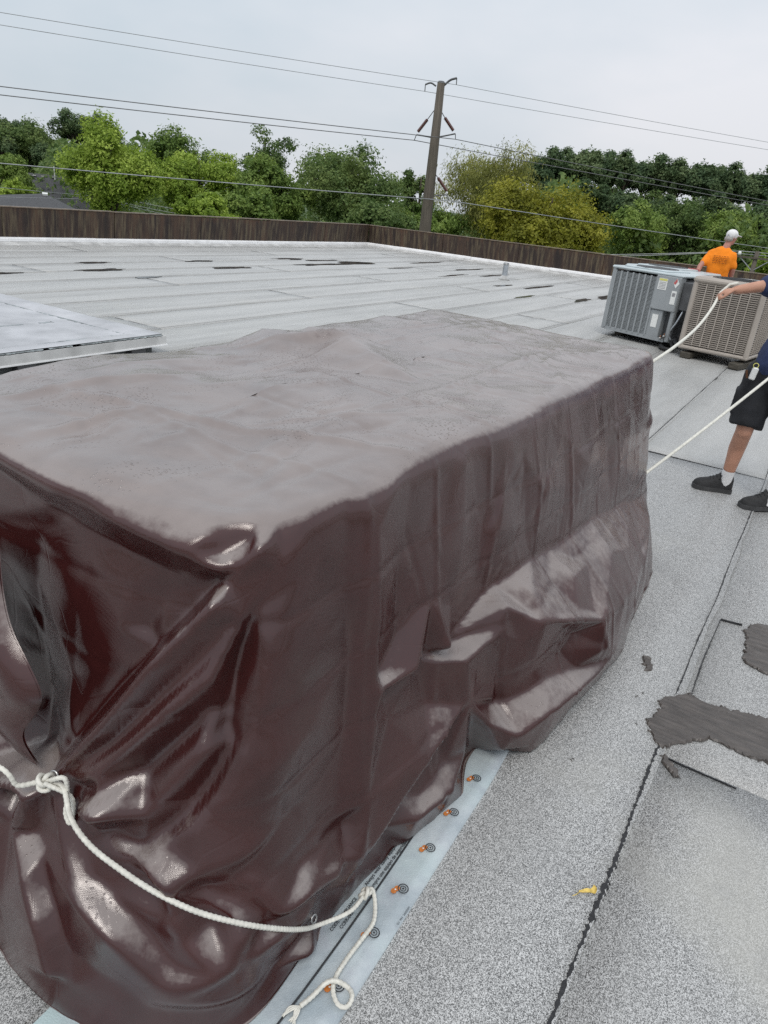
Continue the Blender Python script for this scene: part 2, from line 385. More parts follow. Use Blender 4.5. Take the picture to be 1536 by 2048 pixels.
def copy_tree(o, parent=None):
    c = o.copy(); COL.objects.link(c)
    if parent is not None: c.parent = parent
    for ch in list(o.children): copy_tree(ch, c)
    return c
def bez(pts, n=12):                              # Catmull-Rom through points
    P = [Vector(p) for p in pts]; P = [P[0] * 2 - P[1]] + P + [P[-1] * 2 - P[-2]]; out = []
    for i in range(1, len(P) - 2):
        for k in range(n):
            t = k / n; a, b, c, d = P[i - 1:i + 3]
            out.append(.5 * ((2 * b) + (c - a) * t + (2 * a - 5 * b + 4 * c - d) * t * t + (3 * b - a - 3 * c + d) * t ** 3))
    out.append(P[-2]); return out

# ================================================================== SETTING
# land below the building
g = MB(); g.quadgrid([[(-900 + 60 * i, -900 + 60 * j, -5.2 + .4 * math.sin(i * 1.3) * math.cos(j * .9)) for j in range(31)] for i in range(31)])
tag(g.build('ground', M['grass'], None, True), kind='structure')
# building the roof belongs to
RX0, RX1, RY0, RY1 = -9., 25.5, -9.9, 16.7
bw = MB().box(((RX0 + RX1) / 2, (RY0 + RY1) / 2, -2.7), (RX1 - RX0 - .02, RY1 - RY0 - .02, 4.96))
bld = empty('commercial_building', (0, 0, -5.2), 'flat roofed commercial building carrying the wet grey roof', 'building')
bw.build('wall', M['siding'], bld)
# roof with its rolls of cap sheet, each roll lapped over the next
rf = MB().box(((RX0 + RX1) / 2, (RY0 + RY1) / 2, -.112), (RX1 - RX0, RY1 - RY0, .2))
roof = tag(rf.build('roof', M['roof']), kind='structure')
def sheet(x0, x1, y0, y1, zo):
    n = max(4, int((x1 - x0) / .25)); mb = MB()
    e0 = [y0 + .006 * math.sin(x0 * 3 + i * .9) + rng.normal(0, .003) for i in range(n + 1)]
    e1 = [y1 + .006 * math.sin(x0 * 2 + i * .7) + rng.normal(0, .003) for i in range(n + 1)]
    X = [x0 + (x1 - x0) * i / n for i in range(n + 1)]
    w = lambda x, y: .003 * mnoise.noise(Vector((x * .8, y * 1.7, 3.1)))
    za, zb = -.004 + zo, .003 + zo
    P = []
    for i, x in enumerate(X):
        row = [(x, e0[i], -.012)]
        for k in range(5):
            t = k / 4; y = e0[i] + (e1[i] - e0[i]) * t; row.append((x, y, za * t + zb * (1 - t) + w(x, y)))
        row.append((x, e1[i] + .001, -.012)); P.append(row)
    mb.quadgrid(P)
    mb.f.append(tuple(range(len(P[0])))); b = (len(P) - 1) * len(P[0]); mb.f.append(tuple(b + k for k in reversed(range(len(P[0])))))
    return mb
row0 = .07 - 10
laps = {}
for r in range(27):
    ya, yb = row0 + r, row0 + r + 1.07
    if yb > RY1: yb = RY1 - .06
    if ya > RY1 - .3: break
    off = {10: 6.2, 9: 6.6}.get(r, 6.3 + (r * .37) % 1 if r < 13 else 2 + (r * 4.37) % 10)
    cuts = sorted([RX0] + [c for c in (off - 10, off, off + 10, off + 20) if RX0 + .6 < c < RX1 - .6] + [RX1])
    if r == 9: cuts = sorted(cuts + [2.33])
    laps[r] = cuts
    for i in range(len(cuts) - 1):
        sheet(cuts[i], cuts[i + 1] + (.012 if i < len(cuts) - 2 else 0), ya, yb, .0022 * (i % 2)).build('membrane_sheet', M['roof_glare' if (ya > 2.9 or cuts[i] > 6.1) else 'roof'], roof, True)
# bitumen bleeding out along the laps: a ragged bead on each
def bead(p0, p1, wid, parent, seed, ragged=.6, thick=.004, mt='bitumen', gaps=0., step=None):
    r_ = random.Random(seed); a, b = Vector(p0), Vector(p1); Ln = (b - a).length; d = (b - a) / Ln; n = Vector((-d.y, d.x, 0))
    step = step or (.02 if Ln < 8 else .05); m = int(Ln / step); mb = MB(); rows = []; wd = 0
    for i in range(m + 1):
        s = i * step; c = a + d * s + n * .012 * mnoise.noise(Vector((s * 1.4, seed, 0)))
        big = .5 + .9 * max(0, mnoise.noise(Vector((s * 2.2, seed * 3.1, 1))) + .25)
        l = wid * big * (1 + ragged * r_.uniform(-.8, .8)); q = wid * big * (1 + ragged * r_.uniform(-.8, .8))
        h = thick * (.6 + .4 * r_.random())
        rows.append([c - n * l * .5 - Vector((0, 0, .008)), c - n * l * .3 + Vector((0, 0, h)), c + n * q * .3 + Vector((0, 0, h)), c + n * q * .5 - Vector((0, 0, .008))])
    if gaps > 0:                                  # broken bleed: drop the stretches where the noise is low
        run = []; groups = []
        for i, rw in enumerate(rows):
            if mnoise.noise(Vector((i * step * 7, seed * 1.3, 4))) > gaps - .5: run.append(rw)
            else:
                if len(run) > 1: groups.append(run)
                run = []
        if len(run) > 1: groups.append(run)
        for q in groups: mb.quadgrid(q)
    else: mb.quadgrid(rows)
    return mb.build('bitumen_bead', M[mt], parent, False)
bead((-.2, .085, .004), (2.42, .085, .004), .0135, roof, 3, 1.1, .003, step=.008)
bead((2.75, .10, .004), (6.4, .085, .004), .009, roof, 4, .8, .003)
bead((2.78, .045, .004), (3.55, .04, .004), .006, roof, 5, .7, .003)
bead((3.55, .04, .004), (3.57, -.06, .004), .006, roof, 6, .7)
bead((6.4, .085, .004), (12, .075, .004), .010, roof, 7, .5)
bead((2.33, .07, .004), (2.335, -.93, .004), .006, roof, 8, 1.1, .0015, 'bitumen', .45, .006)
bead((6.2, 1.07, .004), (6.19, .09, .004), .008, roof, 9, .6)
bead((6.5, 1.09, .004), (12.5, 1.08, .004), .012, roof, 10, .5)
for r in range(11, 27):
    y = row0 + r + 1.02 - .95
    if y < RY1 - .3 and r != 11: bead((RX0 + .5, y, .004), (RX1 - .3, y, .004), .011, roof, 20 + r, .6, .002, 'seam_grime')
for r in (1, 2, 3, 4, 5, 6, 7, 8): bead((RX0 + .5, row0 + r, .004), (20, row0 + r, .004), .010, roof, 60 + r, .5)
for r, cuts in laps.items():
    if r > 10:
        for c in cuts[1:-1]: bead((c + .012, row0 + r, .004), (c + .012, row0 + r + 1, .004), .009, roof, 90 + r, .6, .002, 'seam_grime', .4)

def blob(cx, cy, rx, ry, seed, n=26, rough=.35, ang=0.):
    pts = []
    for k in range(n):
        a = 2 * math.pi * k / n; q = 1 + rough * mnoise.noise(Vector((math.cos(a) * 1.6 + seed, math.sin(a) * 1.6, seed * 1.7))) * 2
        x, y = rx * q * math.cos(a), ry * q * math.sin(a)
        pts.append((cx + x * math.cos(ang) - y * math.sin(ang), cy + x * math.sin(ang) + y * math.cos(ang)))
    return pts
puds = [(9.95, 13.15, .42, .10), (9.5, 12.12, .55, .12), (9.5, 11.03, .30, .06), (12.9, 13.1, .45, .09), (12.8, 11.9, .50, .12), (16.3, 13.2, .55, .12), (15.95, 12.0, .85, .16),
        (17.9, 12.1, 1.1, .26), (7.2, 12.05, .45, .08), (21.6, 11.75, 1.0, .12), (21.4, 10.1, .9, .10), (18.2, 7.5, .5, .08), (19.3, 6.9, 1.1, .09), (17.6, 5.2, .55, .10), (19.2, 5.1, .8, .12), (18.8, 9.3, .7, .08), (20.6, 8.9, .9, .08), (17.3, 12.75, .6, .10), (18.6, 10.9, .5, .06), (16.4, 6.2, .6, .06), (17.3, 4.2, .4, .05)]
for i, (x, y, a, b) in enumerate(puds):
    o = MB().poly_slab(blob(x, y, a, b, i * 2.7 + 1, 30, .4, .05 * math.sin(i)), .002, .0075).build('puddle', M['water'])
    tag(o, kind='structure')

# ---------------------------------------------------------------- parapets
def parapet(name, label, horiz, c, s0, s1, seams):
    """horiz True: runs along X at Y=c; else along Y at X=c"""
    lean = .07
    def P(s, d, z):                               # s along, d = distance behind the inner foot
        return (s, c + d, z) if horiz else (c + d, s, z)
    root = empty(name, P((s0 + s1) / 2, 0, 0), label, 'wall')
    cuts = [s0] + [q for q in seams if s0 < q < s1] + [s1]
    for i in range(len(cuts) - 1):
        a, b = cuts[i] + .008, cuts[i + 1] - .008; mb = MB(); k = int((b - a) / .15); dz = rng.uniform(-.006, .006); dd = rng.uniform(0, .012)
        rows = []
        for j in range(k + 1):
            s = a + (b - a) * j / k; w = .006 * mnoise.noise(Vector((s * 1.3, c, 2)))
            rows.append([P(s, .10, .04), P(s, dd + w, .04), P(s, dd + w - lean * .5, .40), P(s, dd + w - lean, .775 + dz), P(s, .10, .775 + dz)])
        mb.quadgrid(rows); m_ = len(rows[0]); mb.f.append(tuple(range(m_))); mb.f.append(tuple((len(rows) - 1) * m_ + q for q in reversed(range(m_))))
        mb.build('panel', M['parapet'], root)
    for i in range(len(cuts) - 1):
        a, b = cuts[i] + .003, cuts[i + 1] - .003; m1, m2 = P(a, -lean - .012, 0), P(b, .12, 0)
        MB().box(((m1[0] + m2[0]) / 2, (m1[1] + m2[1]) / 2, .797 + rng.uniform(-.004, .004)), (abs(m2[0] - m1[0]), abs(m2[1] - m1[1]), .022)).build('coping', M['coping'], root)
    mb = MB(); rows = []; k = int((s1 - s0) / .4)
    for j in range(k + 1):
        s = s0 + (s1 - s0) * j / k; w = .004 * mnoise.noise(Vector((s * 2, c, 7)))
        rows.append([P(s, -.30, .002), P(s, -.16, .030 + w), P(s, -.05, .075 + w), P(s, -.028, .078 + w)])
    mb.quadgrid(rows).build('cant_strip', M['flash_dirty'], root, True)
    for i in range(int((s1 - s0) / 3.05) + 1):
        a = s0 + i * 3.05; b = min(s1, a + 3.045)
        if b - a < .1: continue
        mb = MB(); h = rng.uniform(-.004, .004)
        mb.quadgrid([[P(s, -.085, .062 + h), P(s, -.080, .118 + h), P(s, -.045, .150 + h), P(s, .02, .152 + h)] for s in (a, b)]).build('base_flashing', M['flashing'], root)
    return root
parapet('parapet_wall', 'streaked brown metal parapet running along the far left edge of the roof', True, 16.45, -8.8, 25.2, [10.1 + 3.05 * k for k in range(-7, 6)])
parapet('parapet_wall', 'rust streaked brown parapet receding right behind the condenser units', False, 25.25, -9.5, 16.4, [7.0 + 3.05 * k for k in range(-6, 4)])

# ---------------------------------------------------------------- low roof curb at the left
cb = empty('roof_curb', (3.2, 8.0, 0), 'low flat topped curb with white dripping metal fascia at the left', 'roof curb')
cx1, cy0, cx0, cy1 = 5.37, 5.98, 1.2, 10.2
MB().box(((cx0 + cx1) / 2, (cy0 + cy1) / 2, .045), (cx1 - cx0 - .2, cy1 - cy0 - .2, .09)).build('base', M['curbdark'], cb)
tp = MB(); rows = []
for i in range(60):
    x = cx0 + .02 + (cx1 - cx0 - .04) * i / 59; row = []
    for j in range(60):
        y = cy0 + .02 + (cy1 - cy0 - .04) * j / 59
        e = min(x - cx0, cx1 - x, y - cy0, cy1 - y); rim = .03 * min(1, max(0, (.26 - e) / .05)) * min(1, e / .03 + .5)
        row.append((x, y, .188 + rim + .004 * mnoise.noise(Vector((x * 2, y * 2, 5)))))
    rows.append(row)
tp.quadgrid(rows).build('top_sheet', M['curbtop'], cb, True)
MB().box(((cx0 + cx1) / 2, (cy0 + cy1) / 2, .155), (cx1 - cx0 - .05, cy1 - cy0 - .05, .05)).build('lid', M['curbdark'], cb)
for nm, p, q in (('fascia', (cx0, cy0), (cx1, cy0)), ('fascia', (cx1, cy0), (cx1, cy1)), ('fascia', (cx0, cy1), (cx1, cy1)), ('fascia', (cx0, cy0), (cx0, cy1))):
    dx, dy = abs(q[0] - p[0]), abs(q[1] - p[1]); c_ = ((p[0] + q[0]) / 2, (p[1] + q[1]) / 2)
    fa = MB().box((*c_, .155), (dx + .012, .012 if dy < .1 else dy - .02, .085) if dx > .1 else (.012, dy - .02, .085)).build('fascia', M['flash_dirty'], cb)
    MB().box((*c_, .106), (dx + .03 if dx > .1 else .032, dy - .03 if dy > .1 else .032, .013)).build('drip_edge', M['flashing'], fa)
def stain_line(a, b, wid, seed, z):
    o = bead((a[0], a[1], z), (b[0], b[1], z), wid, cb, seed, 1.3, .0015, 'stain', .12, .02); o.name = 'algae_line'
stain_line((cx0 + .1, cy0 + .012), (cx1 - .03, cy0 + .012), .035, 201, .212); stain_line((cx0 + .2, cy0 + .28), (cx1 - .28, cy0 + .28), .05, 202, .192)
stain_line((cx1 - .28, cy0 + .2), (cx1 - .28, cy1 - .2), .05, 203, .192); stain_line((cx1 - .01, cy0 + .05), (cx1 - .01, cy1 - .1), .03, 204, .210); stain_line((cx0 + .2, cy0 + 1.2), (cx1 - .5, cy0 + 1.2), .06, 205, .190)
for x in (cx1 - .35, cx1 - 1.6, cx1 - 2.9): MB().box((x, cy0 + .055, .05), (.18, .09, .096)).build('support_block', M['darkgrey'], cb)

# vent pipe by the right parapet
vp = empty('vent_pipe', (19.85, 8.22, 0), 'short galvanised vent pipe standing up before the parapet', 'vent pipe')
MB().tube([(19.85, 8.22, 0), (19.85, 8.22, .46)], .075, 14, False).tube([(19.85, 8.22, .46), (19.85, 8.22, .40)], .062, 14, False).build('pipe', M['galv'], vp, True)
MB().tube([(19.85, 8.22, .41), (19.85, 8.22, .44)], .085, 14).build('clamp', M['steel'], vp, True)
MB().tube([(19.85, 8.22, .0), (19.85, 8.22, .04), (19.85, 8.22, .12)], [.16, .14, .08], 14).build('boot', M['flash_dirty'], vp, True)

# ================================================================== TARP COVERED UNIT
def piecewise(ctrl_pts, qx, qy, edges=()):
    """linear interpolation over a Delaunay net of (x, y, h); edges are creases the net has to follow"""
    res = delaunay_2d_cdt([Vector((p[0], p[1])) for p in ctrl_pts], list(edges), [], 0, 1e-6)
    Vd, Fd, orig = res[0], res[2], res[3]
    hs = np.array([ctrl_pts[o[0]][2] if o else np.nan for o in orig])
    for i_ in np.nonzero(np.isnan(hs))[0]:        # crossings of two creases: take the height along one of them
        best = (9., 0.)
        for (e0, e1) in edges:
            a, b = Vector(ctrl_pts[e0][:2]), Vector(ctrl_pts[e1][:2]); ab = b - a
            if ab.length < 1e-6: continue
            t = max(0, min(1, (Vd[i_] - a).dot(ab) / ab.length_squared)); dd = (Vd[i_] - a - ab * t).length
            if dd < best[0]: best = (dd, ctrl_pts[e0][2] + (ctrl_pts[e1][2] - ctrl_pts[e0][2]) * t)
        hs[i_] = best[1]
    P2 = np.array([[v.x, v.y] for v in Vd])
    out = np.zeros(qx.shape)
    for f in Fd:
        a, b, c = (P2[i] for i in f)
        x0, x1 = min(a[0], b[0], c[0]), max(a[0], b[0], c[0]); y0, y1 = min(a[1], b[1], c[1]), max(a[1], b[1], c[1])
        m = (qx >= x0 - 1e-6) & (qx <= x1 + 1e-6) & (qy >= y0 - 1e-6) & (qy <= y1 + 1e-6)
        idx = np.nonzero(m)
        if len(idx[0]) == 0: continue
        x, y = qx[idx], qy[idx]; d = (b[1] - c[1]) * (a[0] - c[0]) + (c[0] - b[0]) * (a[1] - c[1])
        if abs(d) < 1e-12: continue
        w0 = ((b[1] - c[1]) * (x - c[0]) + (c[0] - b[0]) * (y - c[1])) / d; w1 = ((c[1] - a[1]) * (x - c[0]) + (a[0] - c[0]) * (y - c[1])) / d; w2 = 1 - w0 - w1
        ok = (w0 > -1e-4) & (w1 > -1e-4) & (w2 > -1e-4)
        val = w0 * hs[f[0]] + w1 * hs[f[1]] + w2 * hs[f[2]]
        tgt = tuple(ix[ok] for ix in idx); out[tgt] = val[ok]
    return out
def jitter_net(x0, x1, y0, y1, step, amp, r):
    xs = np.arange(x0 - step, x1 + step * 1.5, step); ys = np.arange(y0 - step, y1 + step * 1.5, step); pts = []
    for x in xs:
        for y in ys: pts.append((x + r.uniform(-.48, .48) * step, y + r.uniform(-.48, .48) * step, r.uniform(-1, 1) * amp))
    return pts
def blur(h, n):
    for ax in (0, 1):
        for _ in range(n):
            p = np.take(h, range(1, h.shape[ax]), ax); p = np.concatenate([p, np.take(h, [-1], ax)], ax)
            q = np.take(h, range(0, h.shape[ax] - 1), ax); q = np.concatenate([np.take(h, [0], ax), q], ax)
            h = (p + q + 2 * h) / 4
    return h
def folds(qx, qy, segs):
    """straight creases: (x0, y0, x1, y1, height, width), sharp crest, fading at the ends"""
    out = np.zeros(qx.shape)
    for (x0, y0, x1, y1, h, w) in segs:
        dx, dy = x1 - x0, y1 - y0; l = math.hypot(dx, dy) + 1e-9; t = ((qx - x0) * dx + (qy - y0) * dy) / l / l; d = ((qx - x0) * dy - (qy - y0) * dx) / l
        e = np.clip(1 - np.abs(t - .5) * 2, 0, 1) ** .6
        out += h * e * np.maximum(0, 1 - np.abs(d) / w) ** 1.6
    return out
# ---- tarp: base shape of the covered unit (perimeter coordinate A, 0 at the near corner) ----
PER = 9.06
def _tcurve(A):
    L = np.array([0, 3.18, 4.53, 7.71, 8.58, 9.06]); px = np.array([1.02, 4.15, 4.15, .87, .86, 1.02]); py = np.array([.79, .755, 2.14, 2.14, 1.235, .79])
    return np.interp(A, L, px), np.interp(A, L, py)
def _bcurve(A):
    k = np.array([[0, .725, .655], [.10, .90, .660], [.22, 1.13, .665], [.9, 1.86, .585], [1.06, 2.03, .48], [1.9, 2.87, .40], [2.7, 3.6, .42], [3.05, 3.98, .49],
                  [3.18, 4.2, .6], [3.5, 4.35, .9], [4.53, 4.3, 2.3], [7.71, .72, 2.35], [8.0, .60, 2.0], [8.56, .56, 1.35], [8.8, .57, 1.10], [8.95, .615, .87], [9.06, .725, .655]])
    return np.interp(A, k[:, 0], k[:, 1]), np.interp(A, k[:, 0], k[:, 2])
_fa = np.arange(0, PER, .005)
def _smooth(v, r):
    n = int(4 * r / .005); w = np.exp(-.5 * (np.arange(-n, n + 1) * .005 / r) ** 2); w /= w.sum()
    return np.convolve(np.concatenate([v[-n:], v, v[:n]]), w, 'valid')
_T = [_smooth(v, .075) for v in _tcurve(_fa)]; _B = [_smooth(v, .05) for v in _bcurve(_fa)]
ZT = 1.15
def skirt(A, t):
    """point of the smooth skirt, plus its horizontal outward normal"""
    a = np.mod(A, PER)
    f = lambda c: np.interp(a, np.append(_fa, PER), np.append(c, c[0]))
    tx, ty, bx, by = f(_T[0]), f(_T[1]), f(_B[0]), f(_B[1])
    g = lambda c: (np.interp(np.mod(a + .03, PER), np.append(_fa, PER), np.append(c, c[0])) - np.interp(np.mod(a - .03, PER), np.append(_fa, PER), np.append(c, c[0])))
    dx = g(_T[0]) * (1 - t) + g(_B[0]) * t; dy = g(_T[1]) * (1 - t) + g(_B[1]) * t
    l = np.hypot(dx, dy) + 1e-9
    return tx + (bx - tx) * t, ty + (by - ty) * t, ZT * (1 - t), dy / l, -dx / l

CTRL = [
[(0.300,0.098,0.02),(0.314,0.304,0.03),(0.312,0.540,0.035),(0.286,0.718,0.035),(0.246,0.846,0.05)],
[(0.202,0.132,-0.004),(0.244,0.346,-0.008),(0.236,0.556,-0.012),(0.216,0.742,-0.012)],
[(0.438,0.206,-0.002),(0.442,0.392,-0.012)],
[(0.542,0.194,0.002),(0.588,0.352,0.008),(0.610,0.504,-0.02)],
[(0.762,0.256,0.008),(0.702,0.404,0.012),(0.714,0.522,-0.012)],
[(0.896,0.264,-0.006),(0.892,0.406,-0.012)],
[(1.044,0.114,0.002),(0.976,0.276,0.016),(1.026,0.416,-0.02)],
[(1.188,0.114,-0.001),(1.204,0.312,-0.014),(1.256,0.438,-0.03)],
[(1.362,0.116,0.002),(1.348,0.262,0.014),(1.392,0.444,-0.03)],
[(1.576,0.116,-0.001),(1.586,0.290,-0.012),(1.618,0.458,-0.03)],
[(1.804,0.094,0.003),(1.810,0.262,0.014),(1.874,0.474,-0.03)],
[(2.096,0.084,-0.001),(2.158,0.280,-0.014),(2.200,0.508,-0.03)],
[(2.438,0.072,0.003),(2.368,0.274,0.012),(2.540,0.562,-0.03)],
[(2.870,0.072,-0.001),(2.918,0.332,-0.008),(3.002,0.646,-0.02)],
[(0.714,0.522,-0.012),(1.006,0.458,-0.035),(1.266,0.450,-0.035),(1.886,0.482,-0.035),(2.538,0.568,-0.03),(3.002,0.640,-0.02)],
[(1.006,0.458,-0.035),(0.960,0.482,0.05),(1.096,0.562,0.095),(1.528,0.702,0.14),(2.316,0.748,0.085),(2.792,0.702,0.03)],
[(1.266,0.450,-0.035),(1.128,0.488,0.035),(1.096,0.562,0.095)],
[(1.266,0.450,-0.035),(1.306,0.526,0.02),(1.262,0.596,0.09)],
[(1.444,0.476,-0.035),(1.460,0.538,0.055),(1.388,0.626,0.095)],
[(1.886,0.482,-0.035),(1.640,0.564,0.035),(1.496,0.676,0.11)],
[(2.140,0.510,-0.03),(1.848,0.578,0.065),(1.528,0.702,0.14)],
[(2.538,0.568,-0.03),(2.142,0.644,0.06)],
[(1.528,0.702,0.14),(1.580,0.814,0.125),(1.666,0.894,0.1)],
[(0.960,0.482,0.05),(0.918,0.548,0.06),(0.960,0.802,-0.015)],
[(0.918,0.548,0.06),(1.096,0.738,0.025)],
[(1.096,0.562,0.095),(1.024,0.610,0.06),(0.990,0.798,0.01),(0.760,0.704,0.05)],
[(0.990,0.798,0.01),(1.096,0.738,0.025),(1.310,0.756,0.03),(1.580,0.814,0.125)],
[(1.262,0.596,0.09),(1.400,0.714,0.065),(1.310,0.756,0.03)],
[(0.760,0.704,0.05),(0.990,0.798,0.01),(1.170,0.792,0.03),(1.410,0.848,0.05),(1.654,0.892,0.1)],
[(0.846,0.800,0.075),(0.982,0.872,0.095),(1.072,0.846,0.1),(1.278,0.866,0.105),(1.548,0.898,0.1)],
[(1.170,0.792,0.03),(1.072,0.846,0.1)],
[(0.938,0.928,0.05),(1.042,0.954,0.05)],
[(0.390,0.498,-0.015),(0.556,0.508,-0.02),(0.726,0.530,-0.02)],
[(0.320,0.472,0.045),(0.464,0.478,0.055),(0.638,0.494,0.055),(0.720,0.554,0.06),(0.960,0.802,-0.015)],
[(0.398,0.584,0.005),(0.604,0.646,-0.012),(0.720,0.554,0.06)],
[(0.604,0.646,-0.012),(0.674,0.740,-0.03)],
[(0.760,0.704,0.05),(0.634,0.722,0.06),(0.532,0.754,0.06),(0.404,0.808,0.055),(0.318,0.860,0.05)],
[(0.674,0.740,-0.03),(0.560,0.770,-0.03),(0.432,0.808,-0.02),(0.352,0.864,-0.005)],
[(0.760,0.704,0.05),(0.946,1.000,-0.08)],
[(0.946,1.000,-0.08),(0.668,0.918,0.055),(0.498,0.906,0.05)],
[(0.802,0.898,0.01),(0.704,0.866,0),(0.568,0.892,0.005)],
[(-0.842,0.000,0.02),(-0.714,0.000,0.025),(-0.622,0.000,0.03),(-0.468,0.014,0.035),(-0.326,0.050,0.045),(-0.202,0.066,0.06),(-0.180,0.068,0.06)],
[(-0.918,0.050,-0.045),(-0.796,0.056,-0.045),(-0.708,0.066,-0.045),(-0.528,0.082,-0.04),(-0.354,0.110,-0.03),(-0.222,0.124,-0.01),(-0.194,0.118,0),(-0.102,0.122,0.03)],
[(-0.180,0.068,0.06),(-0.098,0.090,0.05)],
[(-0.158,0.042,0.05),(-0.136,0.022,0.02),(-0.104,0.006,0.01)],
[(-0.128,0.072,0.018),(-0.088,0.050,0)],
[(-0.018,0.002,0),(-0.062,0.044,0.055),(-0.110,0.132,0.085),(-0.190,0.252,0.095),(-0.280,0.428,0.07),(-0.360,0.546,0.02)],
[(-0.062,0.042,0),(-0.124,0.134,-0.01),(-0.220,0.274,-0.03),(-0.338,0.454,-0.06),(-0.416,0.584,-0.055)],
[(-0.296,0.154,-0.025),(-0.328,0.260,-0.04),(-0.380,0.390,-0.06),(-0.420,0.554,-0.06)],
[(-0.224,0.162,-0.025),(-0.262,0.256,-0.05)],
[(-0.450,0.142,-0.045),(-0.472,0.256,-0.065),(-0.464,0.416,-0.09),(-0.468,0.566,-0.09)],
[(-0.638,0.144,-0.06),(-0.648,0.264,-0.09),(-0.636,0.444,-0.15),(-0.616,0.554,-0.18),(-0.564,0.634,-0.15)],
[(-0.824,0.140,-0.055),(-0.794,0.238,-0.07)],
[(-0.920,0.430,-0.12),(-0.870,0.550,-0.14),(-0.810,0.678,-0.13),(-0.684,0.710,-0.06)],
[(-0.504,0.644,-0.06),(-0.384,0.584,0)],
[(-0.338,0.548,0.015),(-0.226,0.430,0.02),(-0.132,0.276,0.03),(-0.068,0.172,0.02),(-0.006,0.084,0.01)],
[(-0.298,0.536,0.035),(-0.166,0.370,0.07),(-0.088,0.266,0.06),(-0.052,0.156,0.02)],
[(-0.088,0.266,0.06),(-0.070,0.372,-0.02)],
[(-0.052,0.156,0.02),(-0.062,0.230,-0.035),(-0.070,0.308,-0.05),(-0.062,0.388,-0.05)],
[(-0.042,0.158,0.005),(-0.016,0.228,0.022),(-0.010,0.310,0.022),(-0.022,0.384,0.018),(-0.060,0.512,0.025)],
[(-0.288,0.576,0.01),(-0.180,0.494,-0.015),(-0.082,0.340,-0.012)],
[(-0.224,0.614,0.03),(-0.154,0.560,0.035),(-0.088,0.418,0.035),(-0.060,0.386,-0.03)],
[(-0.150,0.628,0.005),(-0.096,0.558,-0.018),(-0.068,0.490,-0.025),(-0.048,0.416,-0.02)],
[(0.352,0.444,0),(0.108,0.436,0.012),(-0.012,0.474,0.03),(-0.074,0.540,0.03),(-0.124,0.608,0.02)],
[(0.052,0.114,0),(0.062,0.252,0.01),(0.028,0.352,0.012)],
[(0.176,0.610,-0.018),(0.068,0.606,-0.01)],
[(0.258,0.776,-0.012),(0.130,0.752,-0.012),(-0.006,0.660,0)],
[(0.072,0.054,0),(0.152,0.146,-0.004)],
[(-0.544,0.652,0.06),(-0.416,0.594,0.075),(-0.370,0.586,0.055),(-0.368,0.590,0.015)],
[(-0.352,0.584,0.025),(-0.266,0.560,0.08),(-0.220,0.546,0.115),(-0.238,0.544,0.06),(-0.242,0.508,0.045)],
[(-0.600,0.780,0),(-0.460,0.708,0.01),(-0.386,0.698,0),(-0.302,0.672,0.02),(-0.250,0.654,0.03),(-0.218,0.612,0.015)],
[(-0.170,0.644,0.03),(-0.108,0.664,0.015),(-0.060,0.684,0.008),(0.046,0.776,0),(0.164,0.944,-0.01)],
[(-0.438,0.704,0.035),(-0.340,0.740,0.073),(-0.268,0.800,0.09),(-0.226,0.890,0.076)],
[(-0.338,0.706,0.028),(-0.274,0.782,0.035),(-0.226,0.852,0.038),(-0.206,0.906,0.045)],
[(-0.514,0.786,0.028),(-0.412,0.834,0.035),(-0.296,0.922,0.049)],
[(-0.290,0.662,0.055),(-0.212,0.720,0.083),(-0.142,0.750,0.098),(-0.076,0.840,0.076)],
[(-0.212,0.720,0.083),(-0.206,0.702,0.042),(-0.210,0.656,0.035)],
[(-0.212,0.720,0.083),(-0.226,0.852,0.038)],
[(-0.204,0.700,0.035),(-0.124,0.756,0.038),(-0.080,0.806,0.045),(-0.076,0.840,0.076)],
[(-0.206,0.906,0.045),(-0.144,0.866,0.049),(-0.094,0.896,0.052)],
[(-0.148,0.642,0.045),(-0.110,0.658,0.08),(-0.094,0.668,0.083),(-0.066,0.630,0.049)],
[(-0.094,0.668,0.083),(-0.080,0.806,0.045)],
[(-0.064,0.690,0.021),(-0.044,0.758,0.003),(-0.016,0.820,0.066)],
[(-0.088,0.730,0.049),(-0.060,0.750,0.059),(-0.016,0.820,0.066),(-0.062,0.868,0.07),(-0.076,0.840,0.076)],
[(-0.016,0.820,0.066),(0.008,0.826,0.035),(0.052,0.810,0.049),(0.108,0.858,0.028)],
[(-0.010,0.732,0.028),(-0.004,0.768,0.052),(0.008,0.826,0.035)],
[(0.074,0.930,-0.007),(0.124,0.970,0.003),(0.128,0.966,0.049)],
[(0.054,0.774,0.038),(0.106,0.786,0.052),(0.202,0.842,0.049)],
[(0.114,0.842,0.003),(0.170,0.870,0.01),(0.236,0.918,0.021)],
[(0.158,0.788,0.017),(0.238,0.848,0.028)]]

